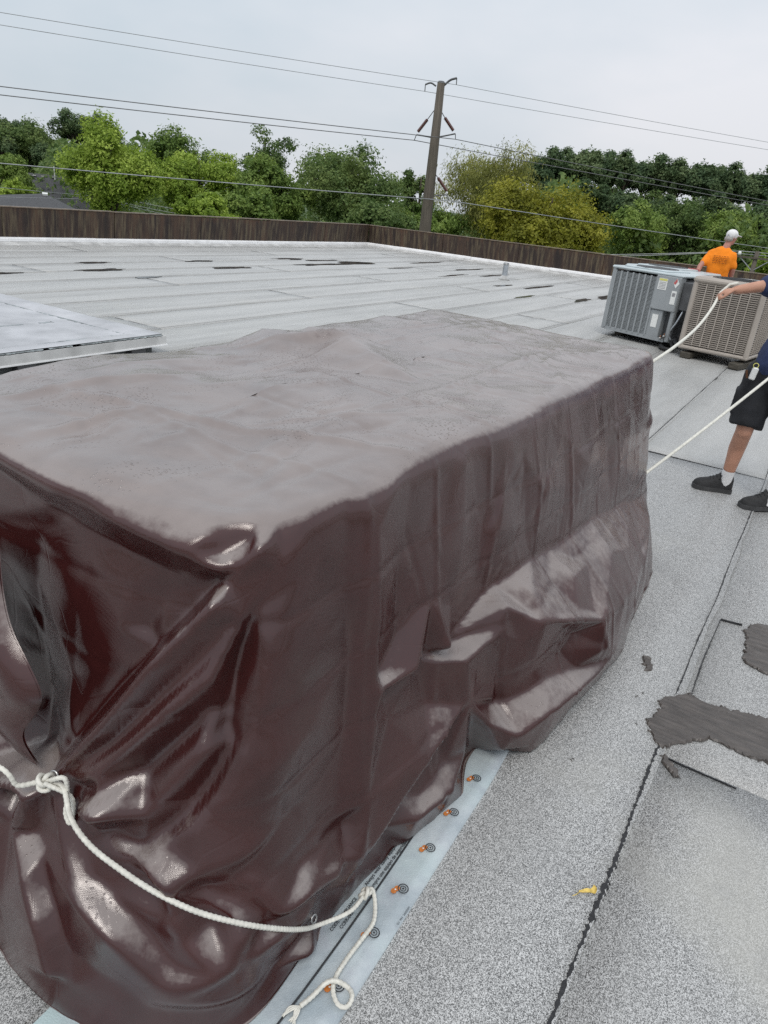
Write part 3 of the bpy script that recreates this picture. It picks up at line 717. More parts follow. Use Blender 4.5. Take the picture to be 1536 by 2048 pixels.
def make_tarp():
    r = np.random.default_rng(11)
    A = np.concatenate([np.arange(-1.25, 3.4, .0085), np.arange(3.4, PER - 1.25, .035)])
    nA = len(A)
    NT, NS = 62, 138
    rt = np.linspace(0, 1, NT) ** .8
    ts = np.linspace(0, 1, NS + 1)[1:]
    # skirt
    AA, TT = np.meshgrid(A, ts, indexing='ij')
    X, Y, Z, nx, ny = skirt(AA, TT)
    # top: from the spine to the edge
    ex, ey, _, enx, eny = skirt(A, np.zeros(nA)); sx = np.clip(ex, 1.6, 3.5); sy = np.full(nA, 1.45)
    TX = sx[:, None] + (ex - sx)[:, None] * rt; TY = sy[:, None] + (ey - sy)[:, None] * rt; TZ = np.full(TX.shape, ZT)
    PX = np.concatenate([TX, X], 1); PY = np.concatenate([TY, Y], 1); PZ = np.concatenate([TZ, Z], 1)
    # round the shoulder: repeated smoothing along the profile near the edge only
    wgt = np.zeros(PX.shape[1]); wgt[NT - 12:NT + 13] = 1
    for _ in range(30):
        for P_ in (PX, PY, PZ):
            s_ = P_.copy(); s_[:, 1:-1] = (P_[:, :-2] + P_[:, 2:]) / 2; P_ += (s_ - P_) * wgt * .9
    # outward direction
    DX = np.concatenate([np.zeros(TX.shape), nx], 1); DY = np.concatenate([np.zeros(TX.shape), ny], 1); DZ = np.concatenate([np.ones(TX.shape), np.full(X.shape, .12)], 1)
    k = np.ones(1)
    for _ in range(10):
        for D_ in (DX, DY, DZ):
            s_ = D_.copy(); s_[:, 1:-1] = (D_[:, :-2] + D_[:, 2:]) / 2; D_ += (s_ - D_) * wgt
    l = np.sqrt(DX ** 2 + DY ** 2 + DZ ** 2); DX /= l; DY /= l; DZ /= l
    # --- skirt relief in metres (A, depth)
    depth = TT * 1.2
    pts, edges, seen = [], [], {}
    for ln in CTRL:
        prev = None
        for (a, t, o) in ln:
            k = (round(a * 250), round(t * 250))
            if k not in seen: seen[k] = len(pts); pts.append((a, t * 1.2, o))
            if prev is not None and prev != seen[k]: edges.append((prev, seen[k]))
            prev = seen[k]
    for a in np.arange(-1.6, PER - 1.0, .3): pts.append((a, -.05, 0)); pts.append((a, 1.24, r.uniform(-.01, .03)))
    for a in np.arange(3.35, PER - 1.2, .22):
        for d in np.arange(.2, 1.1, .22): pts.append((a + r.uniform(-.08, .08), d + r.uniform(-.08, .08), r.uniform(-.03, .05)))
    h = piecewise(pts, AA, depth, edges); nv = int(np.sum(A < 3.4))
    h = blur(h, CREASE_BLUR)
    h += blur(piecewise(jitter_net(-1.3, PER - 1.2, 0, 1.2, .21, .006, r), AA, depth), 1)
    h += blur(piecewise(jitter_net(-1.3, 3.4, 0, 1.2, .075, .0016, r), AA, depth), 1)
    segs = []
    for _ in range(110):                          # fold marks and small buckles, mostly hanging
        a, d = r.uniform(-1.0, 3.1), r.uniform(.1, 1.05); L_ = r.uniform(.08, .38); an = r.normal(1.45, .45)
        segs.append((a, d, a + L_ * math.cos(an), d + L_ * math.sin(an), r.choice([-1, 1]) * r.uniform(.0025, .007), r.uniform(.008, .022)))
    for a in (.27, .62, .95, 1.3, 1.65, 2.0, 2.3): segs.append((a, -.3, a + .0, 1.6, .008, .014))    # ironed-in fold lines
    for d in (.22, .42, .63, .84): segs.append((-2, d, 5, d + .02, -.006, .013))
    h += blur(folds(AA, depth, segs), 1)
    h *= np.clip(TT / .018, 0, 1)
    # --- top relief, worked out on a plain grid and then sampled
    gx, gy = np.meshgrid(np.arange(.6, 4.5, .011), np.arange(.5, 2.4, .011), indexing='ij')
    tp = [(1.3, 1.0, .004), (2.2, 1.9, .0), (3.0, 1.2, 0), (1.7, 1.55, .014), (2.45, 1.93, .05), (2.55, 1.75, .055), (2.35, 1.78, .0), (2.7, 1.86, -.006), (2.75, 1.6, .0), (1.35, 1.75, .035), (1.15, 1.45, .014), (1.5, 1.3, -.012),
          (1.2, 1.15, -.016), (2.0, 1.4, .020), (2.3, 1.2, -.008), (3.3, 1.7, .018), (3.6, 1.3, -.008), (1.05, 1.7, .012), (1.0, 1.3, .0), (1.9, 1.1, .008), (2.9, 1.9, .014), (2.2, 1.62, -.012), (1.6, 1.9, .02), (1.8, 1.75, -.01)]
    tp += [(x, y, 0) for x in (.5, 1.5, 2.4, 3.3, 4.6) for y in (.4, 2.5)] + [(.5, 1.4, 0), (4.6, 1.4, 0)]
    gh = blur(piecewise(tp, gx, gy), 2)
    gh += blur(piecewise(jitter_net(.6, 4.5, .5, 2.4, .23, .0075, r), gx, gy), 1) + blur(piecewise(jitter_net(.6, 4.5, .5, 2.4, .055, .0022, r), gx, gy), 1)
    sg = [(1.15, 1.9, 1.62, .72, .016, .035), (1.25, 2.3, 1.3, .6, .011, .016), (2.02, 2.3, 2.02, .6, .012, .017), (2.75, 2.3, 2.78, .6, .011, .016), (3.45, 2.3, 3.46, .6, .011, .016), (1.65, 2.3, 1.66, .6, -.007, .014), (2.4, 2.3, 2.38, .6, -.007, .014),
          (.6, 1.12, 4.6, 1.14, .011, .016), (.6, 1.72, 4.6, 1.70, .011, .016), (.6, 1.42, 4.6, 1.41, -.007, .014), (2.3, 1.98, 2.75, 1.62, .024, .05), (1.0, 1.85, 1.6, 1.7, .022, .05), (.95, 1.55, 1.35, 1.5, .020, .05), (3.0, 1.85, 3.7, 1.75, .014, .03), (1.6, 1.6, 2.3, 1.45, .012, .03), (1.35, 1.35, 1.9, 1.0, .010, .025)]
    for _ in range(140):
        x, y = r.uniform(.95, 4.1), r.uniform(.8, 2.1); L_ = r.uniform(.1, .5); an = r.normal(.2, .7)
        sg.append((x, y, x + L_ * math.cos(an), y + L_ * math.sin(an), r.choice([-1, 1]) * r.uniform(.004, .011), r.uniform(.012, .035)))
    gh += blur(folds(gx, gy, sg), 1); gh *= 1.15
    tx, ty = PX[:, :NT], PY[:, :NT]
    fx = np.clip((tx - .6) / .011, 0, gx.shape[0] - 1.001); fy = np.clip((ty - .5) / .011, 0, gx.shape[1] - 1.001); ix, iy = fx.astype(int), fy.astype(int); fx -= ix; fy -= iy
    th = gh[ix, iy] * (1 - fx) * (1 - fy) + gh[ix + 1, iy] * fx * (1 - fy) + gh[ix, iy + 1] * (1 - fx) * fy + gh[ix + 1, iy + 1] * fx * fy
    H_ = np.concatenate([th * np.clip((1 - rt) / .06, .25, 1), h], 1)
    # weld the two reliefs across the shoulder
    for _ in range(6):
        s_ = H_.copy(); s_[:, 1:-1] = (H_[:, :-2] + H_[:, 2:] + 2 * H_[:, 1:-1]) / 4; ww = np.zeros(H_.shape[1]); ww[NT - 5:NT + 5] = 1; H_ += (s_ - H_) * ww
    PX += DX * H_; PY += DY * H_; PZ += DZ * H_
    PZ[:, -1] = .012 + .006 * np.sin(A * 17) ** 2; PZ = np.maximum(PZ, .012)
    nR = PX.shape[1]
    V = np.stack([PX, PY, PZ], -1).reshape(-1, 3)
    i, j = np.meshgrid(np.arange(nA), np.arange(nR - 1), indexing='ij'); i2 = (i + 1) % nA
    F4 = np.stack([i * nR + j, i * nR + j + 1, i2 * nR + j + 1, i2 * nR + j], -1).reshape(-1, 4)
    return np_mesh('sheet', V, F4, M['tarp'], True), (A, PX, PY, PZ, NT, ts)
CREASE_BLUR = 1
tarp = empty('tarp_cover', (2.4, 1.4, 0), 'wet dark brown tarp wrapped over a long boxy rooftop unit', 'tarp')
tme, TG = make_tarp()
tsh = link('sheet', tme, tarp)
def on_tarp(a, t, off=0.):
    A, PX, PY, PZ, NT, ts = TG
    i = int(np.argmin(np.abs(A - a))); j = NT + int(np.argmin(np.abs(ts - t)))
    p = Vector((PX[i, j], PY[i, j], PZ[i, j])); _, _, _, nx, ny = skirt(np.array([a]), np.array([t]))
    return p + Vector((nx[0], ny[0], .1)) * off
# loose corner of the tarp hanging at the left, turned outwards
def loose_flap():
    edge = [(-.66, .17, .03), (-.60, .23, .05), (-.53, .28, .07), (-.46, .33, .075), (-.42, .385, .065), (-.43, .43, .05), (-.46, .50, .035), (-.42, .56, .01)]
    rows = []
    for k, (a, t, o) in enumerate(bez([Vector(e) for e in edge], 6)):
        q = k / 42.; row = []
        for u, (da, do) in zip(np.linspace(0, 1, 9), [(0, -.012), (-.012, .006), (-.035, .022), (-.07, .026), (-.11, .016), (-.16, .004), (-.22, .002), (-.30, .0), (-.40, -.02)]):
            aa, tt, oo = a + da, t + .05 * u * (1 - q), o + do * math.sin(math.pi * min(1, .25 + q * .7)) - .03 * u
            x, y, z, nx, ny = skirt(np.array([aa]), np.array([tt])); row.append((x[0] + nx[0] * oo, y[0] + ny[0] * oo, z[0] + .004 * mnoise.noise(Vector((aa * 12, tt * 12, 3)))))
        rows.append(row)
    mb = MB().quadgrid(rows); back = [[(x + .004, y - .001, z) for x, y, z in r_] for r_ in rows]; mb.quadgrid([list(reversed(r_)) for r_ in back]); return mb
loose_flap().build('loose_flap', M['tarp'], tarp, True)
# brass grommets with their reinforced rings
def ring(c, nrm, R0, r0, m, name, parent):
    q = Vector(nrm).to_track_quat('Z', 'Y'); n = 20
    pts = [Vector(c) + q @ Vector((R0 * math.cos(2 * math.pi * k / n), R0 * math.sin(2 * math.pi * k / n), 0)) for k in range(n + 1)]
    return MB().tube(pts, r0, 6, False).build(name, m, parent, True)
for (a, t) in ((-.36, .55), (.16, .93)):
    p = on_tarp(a, t, .006); _, _, _, nx, ny = skirt(np.array([a]), np.array([t]))
    ring(p, (nx[0], ny[0], .35), .010, .003, M['steel'], 'grommet', tarp)

# ---------------------------------------------------------------- underlayment sheet lying under the tarp
und = empty('underlayment_strip', (1.2, .9, 0), 'pale blue printed underlayment strip lying under the tarp', 'underlayment')
mb = MB(); rows = []
for i in range(100):
    x = -.35 + 3.0 * i / 99; row = []
    for j in range(14):
        y = .493 + .03 * max(0, (x - .9)) * .9 + .55 * j / 13 + .003 * mnoise.noise(Vector((x * 6, 0, 0)))
        if x > 1.85: y += (x - 1.85) ** 2 * .3 * (1 - j / 13)
        row.append((x, y, .0105 + .004 * max(0, mnoise.noise(Vector((x * 2.5, y * 4, 1)))) + (.002 if j == 0 else 0)))
    rows.append([(x, row[0][1], .002)] + row)
mb.quadgrid(rows).build('sheet', M['underlay'], und, True)
ZI = .0165
def ustrip(x): return .493 + .03 * max(0, x - .9) * .9
def ring_print(cx, cy, r0, r1, m, name, parent, n=28):
    mb = MB(); mb.quadgrid([[(cx + r0 * math.cos(2 * math.pi * k / n), cy + r0 * math.sin(2 * math.pi * k / n), ZI), (cx + r1 * math.cos(2 * math.pi * k / n), cy + r1 * math.sin(2 * math.pi * k / n), ZI)] for k in range(n + 1)])
    return mb.build(name, m, parent)
for tx_ in (1.793, 1.616, 1.452, 1.286, 1.13, .966, .80, .64):
    ty_ = ustrip(tx_) + .045
    t_ = ring_print(tx_, ty_, .0125, .0155, M['underlay_ink'], 'nail_target', und)
    ring_print(tx_, ty_, .0065, .0088, M['underlay_ink'], 'nail_target_ring', t_)
    ring_print(tx_, ty_, .0, .0028, M['underlay_ink'], 'nail_target_dot', t_)
    cx_, cy_ = tx_ - .015, ty_ + .016
    for (dx, dy, sx_, sy_) in ((-.0062, .002, .0085, .0078), (.0062, -.002, .0085, .0078)):
        MB().poly_slab([(cx_ + dx + sx_ * math.cos(k * .4488), cy_ + dy + sy_ * math.sin(k * .4488)) for k in range(14)], ZI - .0012, ZI - .0004 + (.0003 if dx > 0 else 0)).build('orange_mark', M['underlay_orange'], und)
    ring_print(cx_, cy_, .0, .0026, M['label'], 'orange_mark_dot', und, 10)
mb = MB(); mb.quadgrid([[(x, ustrip(x) + .108 + .006 * math.sin(x * 4), ZI - .0006), (x, ustrip(x) + .1135 + .006 * math.sin(x * 4), ZI - .0006)] for x in np.arange(-.3, 2.4, .03)]).build('printed_line', M['underlay_ink'], und)
def text(body, x, y, size, name, parent, m, rz=0., z=ZI, mtx=None, bold=0.):
    cu = bpy.data.curves.new(name, 'FONT'); cu.body = body; cu.size = size; cu.offset = bold
    o = bpy.data.objects.new(name, cu); COL.objects.link(o)
    me = bpy.data.meshes.new_from_object(o.evaluated_get(bpy.context.evaluated_depsgraph_get())); bpy.data.objects.remove(o)
    me.transform(mtx if mtx is not None else Matrix.Translation((x, y, z)) @ Matrix.Rotation(rz, 4, 'Z')); me.materials.clear(); me.materials.append(m)
    return link(name, me, parent)
text('Siempre use equipo de seguridad y tenga cuidado al caminar o permanecer de pie', 1.225, .6165, .0152, 'printed_text', und, M['underlay_ink'], .012, bold=.0002)
text('Always wear safety equipment and use caution when walking or standing', 1.232, .6335, .0152, 'printed_text', und, M['underlay_ink'], .012, bold=.0002)
text('CODE COMPLIANCE', 1.068, .634, .0125, 'printed_text', und, M['underlay_ink'], 0, bold=.0003)
text('CCRR-0437', 1.088, .6175, .0125, 'printed_text', und, M['underlay_ink'], 0, bold=.0003)
text('EV  993  260004M', 1.185, .503, .0085, 'printed_text', und, M['underlay_ink'], 0)

# ---------------------------------------------------------------- ropes
def rope(name, pts, r, label, n=10, per=10, frays=None, cat='rope'):
    path = [Vector(p) for p in pts]; P = [path[0]]; acc = 0
    step = r * .55
    for a, b in zip(path, path[1:]):              # even resampling
        d = (b - a).length; s = step - acc
        while s <= d: P.append(a.lerp(b, s / d)); s += step
        acc = d - (s - step)
    P.append(path[-1])
    prof = lambda i, a: 1 + .13 * (math.sin(a * 2 + i * .9) * math.sin(a * 2 - i * .9) * 1.6)
    mb = MB().tube(P, r, 12, True, prof)
    return mb, P
rp = empty('tie_rope', tuple(on_tarp(-.36, .55)), 'white braided rope knotted through tarp grommets with a frayed looped tail', 'rope')
RR = .0056
k0 = on_tarp(-.36, .55, .02)
def A_(a, t, o=.008): return on_tarp(a, t, o)
kp = on_tarp(-.36, .55, .03)
def over(a, t, wa=.03, wt=.04):
    """point resting on the highest part of the sheet round (a, t), as a taut rope does"""
    A, PX, PY, PZ, NT, ts = TG; best = -1.
    x0, y0, z0, nx, ny = (float(v[0]) for v in skirt(np.array([a]), np.array([t])))
    ii = np.nonzero(np.abs(A - a) < wa)[0]; jj = np.nonzero(np.abs(ts - t) < wt)[0] + NT
    sub = np.ix_(ii, jj); o = (PX[sub] - x0) * nx + (PY[sub] - y0) * ny
    xs, ys, zs, _, _ = skirt(*np.meshgrid(A[ii], ts[jj - NT], indexing='ij')); o = o - ((xs - x0) * nx + (ys - y0) * ny)
    return Vector((x0 + nx * (float(o.max()) + .009), y0 + ny * (float(o.max()) + .009), z0))
way = [over(a, t) for a, t in ((-.32, .55), (-.27, .565), (-.22, .595), (-.17, .63), (-.115, .655), (-.06, .68), (-.005, .725), (.05, .78), (.105, .855), (.15, .915))]
for _ in range(2): way = [way[0]] + [(way[k - 1] + way[k] * 2 + way[k + 1]) / 4 + Vector((-.002, -.002, 0)) for k in range(1, len(way) - 1)] + [way[-1]]
main = bez([kp] + way + [way[-1].lerp(Vector((1.185, .612, .05)), .55) + Vector((0, -.015, -.004)), Vector((1.185, .612, .05))], 10)
mb, _ = rope('r', main, RR, ''); mb.build('rope_length', M['rope'], rp, True)
tail = bez([(1.185, .612, .05), (1.205, .604, .055), (1.20, .588, .03), (1.165, .565, .0235), (1.136, .557, .0235), (1.08, .558, .0235), (1.02, .559, .0235), (.975, .555, .0235), (.944, .541, .0235), (.926, .514, .0235), (.933, .494, .0235), (.958, .496, .0235), (.971, .514, .0235), (.962, .545, .034), (.943, .563, .034), (.905, .574, .0235), (.872, .583, .0235)], 10)
mb, _ = rope('r', tail, RR, ''); mb.build('rope_tail', M['rope'], rp, True)
for q in range(9):                               # frayed end
    rr = random.Random(q); e = Vector((.872, .583, .0225)); dr = Vector((-.8, .15 + rr.uniform(-.5, .5), 0))
    pts = bez([e, e + dr * .022 + Vector((0, rr.uniform(-.006, .006), .003)), e + dr * .05 + Vector((0, rr.uniform(-.014, .014), -.003))], 5)
    MB().tube(pts, [.0024] * (len(pts) - 1) + [.001], 6).build('frayed_strand', M['rope'], rp, True)
def knot(c, s, seed):
    pts = []; rr = random.Random(seed)
    for k in range(44):
        a = k / 44 * 2 * math.pi
        p = Vector(((2 + math.cos(3 * a)) * math.cos(2 * a), (2 + math.cos(3 * a)) * math.sin(2 * a), math.sin(3 * a) * 1.2)) * s
        pts.append(Vector(c) + Matrix.Rotation(rr.random() * .0 + seed, 3, 'X') @ p)
    pts.append(pts[0]); return MB().tube(pts, RR * .95, 10, False, lambda i, a: 1 + .12 * math.sin(a * 3 + i * 1.4))
knot(kp, .0062, 1.0).build('knot', M['rope'], rp, True)
knot((1.187, .612, .052), .0058, 2.2).build('knot', M['rope'], rp, True)
def skp(a, t, o):
    x, y, z, nx, ny = (float(v[0]) for v in skirt(np.array([a]), np.array([t]))); return Vector((x + nx * o, y + ny * o, z))
lp = bez([kp, A_(-.315, .53, .03), A_(-.305, .57, .02), A_(-.295, .605, .016), A_(-.28, .615, .016), A_(-.298, .57, .022), kp + Vector((-.01, -.01, .01))], 10)
mb, _ = rope('r', lp, RR * .9, ''); mb.build('rope_bight', M['rope'], rp, True)
lf = bez([kp, A_(-.385, .565, .05), skp(-.41, .56, .07), skp(-.425, .535, .085), skp(-.45, .525, .09), skp(-.50, .53, .095), skp(-.60, .55, .095), skp(-.8, .57, .06)], 10)
mb, _ = rope('r', lf, RR, ''); mb.build('rope_length', M['rope'], rp, True)


# ================================================================== ROOF DETAILS NEAR THE CAMERA
def mastic(name, outline, z, label, seed, hump=.006, ridges=True):
    """trowelled patch: ragged outline, filled as a grid with an uneven thick surface"""
    rr = random.Random(seed); P = []
    for (a, b) in zip(outline, outline[1:] + outline[:1]):
        L_ = math.hypot(b[0] - a[0], b[1] - a[1]); n = max(2, int(L_ / .012))
        for k in range(n):
            t = k / n; P.append((a[0] + (b[0] - a[0]) * t + rr.gauss(0, .004) + .012 * mnoise.noise(Vector((a[0] * 30 + t * 9, a[1] * 30, seed))), a[1] + (b[1] - a[1]) * t + rr.gauss(0, .004) + .012 * mnoise.noise(Vector((a[0] * 30 + t * 9, a[1] * 30, seed + 7)))))
    xs, ys = [p[0] for p in P], [p[1] for p in P]
    def inside(x, y):
        c = False
        for i in range(len(P)):
            x1, y1 = P[i]; x2, y2 = P[i - 1]
            if (y1 > y) != (y2 > y) and x < (x2 - x1) * (y - y1) / (y2 - y1) + x1: c = not c
        return c
    inner = []; st = .009
    x = min(xs)
    while x < max(xs):
        y = min(ys)
        while y < max(ys):
            px, py = x + rr.uniform(-.3, .3) * st, y + rr.uniform(-.3, .3) * st
            if inside(px, py): inner.append((px, py))
            y += st
        x += st
    nb = len(P); allp = [Vector(p) for p in P] + [Vector(p) for p in inner]
    res = delaunay_2d_cdt(allp, [(i, (i + 1) % nb) for i in range(nb)], [], 1, 1e-7)
    V = []
    for v, og in zip(res[0], res[3]):
        edge = any(o < nb for o in og)
        h = 0 if edge else hump * (.6 + .5 * mnoise.noise(Vector((v.x * 34, v.y * 5, seed))) + .45 * mnoise.noise(Vector((v.x * 85, v.y * 14, seed))))
        V.append((v.x, v.y, z + (-.004 if edge else max(.001, h))))
    me = bpy.data.meshes.new(name); me.from_pydata(V, [], [tuple(f) for f in res[2]]); me.materials.append(M['mastic'])
    return tag(link(name, me), label, 'roof patch')
mastic('mastic_patch', [(2.50, .165), (2.60, .135), (2.66, .15), (2.70, .125), (2.80, .05), (2.77, .0), (2.80, -.12), (2.83, -.24), (2.80, -.62), (2.50, -.62), (2.54, -.27), (2.53, -.18), (2.55, -.07), (2.49, -.02), (2.45, .02), (2.36, .078), (2.40, .12)], .006, 'wide dark mastic smear trowelled across the seam near the right edge', 1, .007)
mastic('mastic_patch', [(3.53, -.08), (3.60, -.09), (3.66, -.17), (3.62, -.5), (3.2, -.5), (3.18, -.21), (3.19, -.137), (3.24, -.104), (3.4, -.09)], .006, 'smaller dark mastic patch farther up by the right picture edge', 2, .006)
mastic('mastic_blob', [(2.88, .26), (2.93, .28), (2.95, .255), (2.92, .235), (2.87, .225), (2.83, .24)], .006, 'small dark tar blob lying alone beside the tarp hem', 3, .012)
mastic('mastic_smear', [(2.32, .075), (2.345, .06), (2.30, .01), (2.255, -.01), (2.25, .01), (2.28, .045)], .006, 'thin tar drip trailing from the mastic smear onto the seam', 4, .006)
for k, (x, y) in enumerate([(2.62, .23), (2.66, .215), (2.10, .33), (2.45, .19)]):
    mastic('tar_fleck', blob(x, y, .009, .006, 70 + k, 9, .5), .005, ['tiny tar fleck left of the wide mastic smear', 'tiny tar fleck nearest the tar blob side of the smear', 'tiny tar fleck close to the tarp hem', 'tiny tar fleck touching the ragged end of the smear'][k], 8 + k, .004)
# yellow leaf
lfm = MB(); rows = []
for i in range(13):
    t = i / 12; ax = Vector((1.58 + .048 * t, .138 - .028 * t - .018 * math.sin(t * 3.1), .010 + .006 * math.sin(t * 6) ** 2)); w = .0085 * math.sin(math.pi * min(1, t * .92 + .05)) ** .7
    sd = Vector((.42, .9, 0)); rows.append([ax - sd * w + Vector((0, 0, .004)), ax - sd * w * .5 + Vector((0, 0, .001)), ax, ax + sd * w * .5 + Vector((0, 0, .002)), ax + sd * w + Vector((0, 0, .006))])
lr = empty('fallen_leaf', (1.602, .122, .006), 'curled yellow leaf lying on the granules beside the black seam', 'leaf')
lfm.quadgrid(rows).build('blade', M['leaf_yellow'], lr, True)
MB().tube([(1.58, .138, .010), (1.566, .143, .012), (1.557, .150, .011)], .0012, 5).build('stalk', M['leaf_yellow'], lr, True)

# ================================================================== CONDENSER UNITS
def grey_unit(loc, rz, label, front=True):
    """local frame: x along the front (viewer's left to right), y away, z up"""
    w, d, h = 1.30, .86, 1.0
    root = empty('condenser_unit', loc, label, 'condenser', 'rooftop condenser units', rz)
    B = lambda mb, n, m, s=False, p=None: mb.build(n, M[m], p or root, s, True)
    cab = MB()
    for (x, y) in ((.035, .035), (w - .035, .035), (.035, d - .035), (w - .035, d - .035)): B(MB().box((x, y, h / 2), (.07, .07, h - .02), bev=.012), 'corner_post', 'acgrey')
    cab.box((w / 2, .028, .03), (w - .15, .05, .055)); cab.box((w / 2, d - .028, .03), (w - .15, .05, .055)); cab.box((.028, d / 2, .03), (.05, d - .15, .055)); cab.box((w - .028, d / 2, .03), (.05, d - .15, .055))
    B(cab, 'base_frame', 'acgrey')
    B(MB().box((w * .345, d / 2, .51), (w * .66, d - .10, .9)), 'coil', 'coil')
    lid = MB().box((w / 2, d / 2, h + .012), (w + .03, d + .03, .045), bev=.018); lo = B(lid, 'lid', 'acgrey_lt')
    lip = MB().box((w * .42, d / 2, h + .043), (w * .62, d * .78, .03), bev=.012); lip_o = lip.build('fan_shroud', M['acgrey_lt'], lo, False, True)
    fg = MB()
    for q in range(1, 7):
        rr = .055 * q; fg.tube([(w * .42 + rr * math.cos(2 * math.pi * k / 28), d / 2 + rr * math.sin(2 * math.pi * k / 28), h + .064) for k in range(29)], .004, 5, False)
    for q in range(8):
        a = q * math.pi / 4; fg.tube([(w * .42, d / 2, h + .064), (w * .42 + .34 * math.cos(a), d / 2 + .34 * math.sin(a), h + .064)], .004, 5)
    tag(fg.build('fan_guard', M['darkgrey'], lo, True, True), kind='stuff')
    # front louvres: 7 columns of fine slots between flat ribs
    gw = w * .665; ncol = 7; x0 = .075; cw = (gw - x0) / ncol
    for c in range(ncol + 1):
        B(MB().box((x0 + c * cw, .006, .505), (.028, .022, .92)), 'louver_rib', 'acgrey')
    for c in range(ncol):
        sl = MB()
        for k in range(46):
            z = .06 + k * .0196; sl.box((x0 + (c + .5) * cw, .014, z), (cw - .03, .012, .0098), Matrix.Rotation(.5, 3, 'X'))
        tag(B(sl, 'louver_slats', 'acgrey'), kind='stuff')
    # left side louvres
    sl = MB()
    for k in range(46): sl.box((.012, d / 2, .06 + k * .0196), (.012, d - .16, .0098))
    tag(B(sl, 'side_louver_slats', 'acgrey'), kind='stuff')
    # electrical compartment, upper right, and lower panel
    ep = B(MB().box((w * .83, .05, .735), (w * .335, .14, .52), bev=.012), 'access_panel', 'acgrey')
    B(MB().box((w * .755, .07, .25), (w * .18, .12, .44), bev=.01), 'service_panel', 'acgrey')
    B(MB().box((w * .86, d * .55, .49), (w * .24, d * .8, .94)), 'compressor_bay', 'darkgrey')
    for (x, z) in ((w * .69, .50), (w * .69, .96), (w * .97, .50)): MB().tube([(x, -.026, z), (x, -.018, z)], .007, 8).build('screw', M['steel'], ep, False, True)
    a = MB().box((w * .765, -.023, .865), (.155, .004, .17)).build('label_sticker', M['label'], root, False, True)
    MB().box((w * .765, -.0265, .93), (.14, .003, .03)).build('label_band', M['label_y'], a, False, True)
    pr = MB()
    for k in range(5): pr.box((w * .765, -.0265, .89 - k * .022), (.12, .003, .006))
    tag(pr.build('label_print', M['label_g'], a, False, True), kind='stuff')
    b_ = MB().box((w * .945, -.023, .69), (.085, .004, .20)).build('label_sticker', M['label'], root, False, True)
    MB().box((w * .945, -.0265, .735), (.05, .003, .05)).build('label_print', M['label_g'], b_, False, True)
    MB().box((w * .755, .0065, .30), (.105, .004, .20)).build('label_sticker', M['label'], root, False, True)
    dm = MB(); dm.v = [(w * .945, -.0245, .98), (w * .905, -.0245, .905), (w * .945, -.0245, .83), (w * .985, -.0245, .905)]; dm.f = [(0, 1, 2, 3)]
    dd = dm.build('diamond_label', M['label'], root, False, True)
    dm = MB(); dm.v = [(w * .945, -.0265, .975), (w * .908, -.0265, .905), (w * .932, -.0265, .88), (w * .955, -.0265, .93)]; dm.f = [(0, 1, 2, 3)]; dm.build('diamond_print', M['label_r'], dd, False, True)
    # disconnect box on the right flank with conduit, suction line and valves
    B(MB().box((w + .10, .18, .73), (.19, .26, .42), bev=.012), 'disconnect_box', 'darkgrey')
    B(MB().tube(bez([(w + .08, .10, .52), (w + .06, .04, .35), (w - .02, .03, .16), (w + .02, .06, .05)], 8), .017, 8), 'conduit', 'galv', True)
    B(MB().tube(bez([(w + .13, .2, .52), (w + .14, .16, .3), (w + .10, .12, .12), (w + .2, .0, .03)], 8), .02, 8), 'flexible_whip', 'black', True)
    for (z, x) in ((.10, w - .06), (.06, w - .12)):
        v_ = B(MB().tube([(x, .05, z), (x, -.05, z)], .017, 8), 'service_valve', 'steel', True)
        MB().tube([(x, -.03, z - .01), (x, -.03, z + .045)], .009, 8).build('valve_stem', M['copper'], v_, True, True)
    return root
gu = grey_unit((12.60, 3.32, .10), rad(-111.5), 'grey condenser with white labels, nearer of the two grey units')
gu2 = copy_tree(gu); gu2.location = (13.62, 3.36, .10); gu2.rotation_euler = (0, 0, rad(-110)); gu2['label'] = 'grey condenser mostly hidden behind the labelled grey unit'

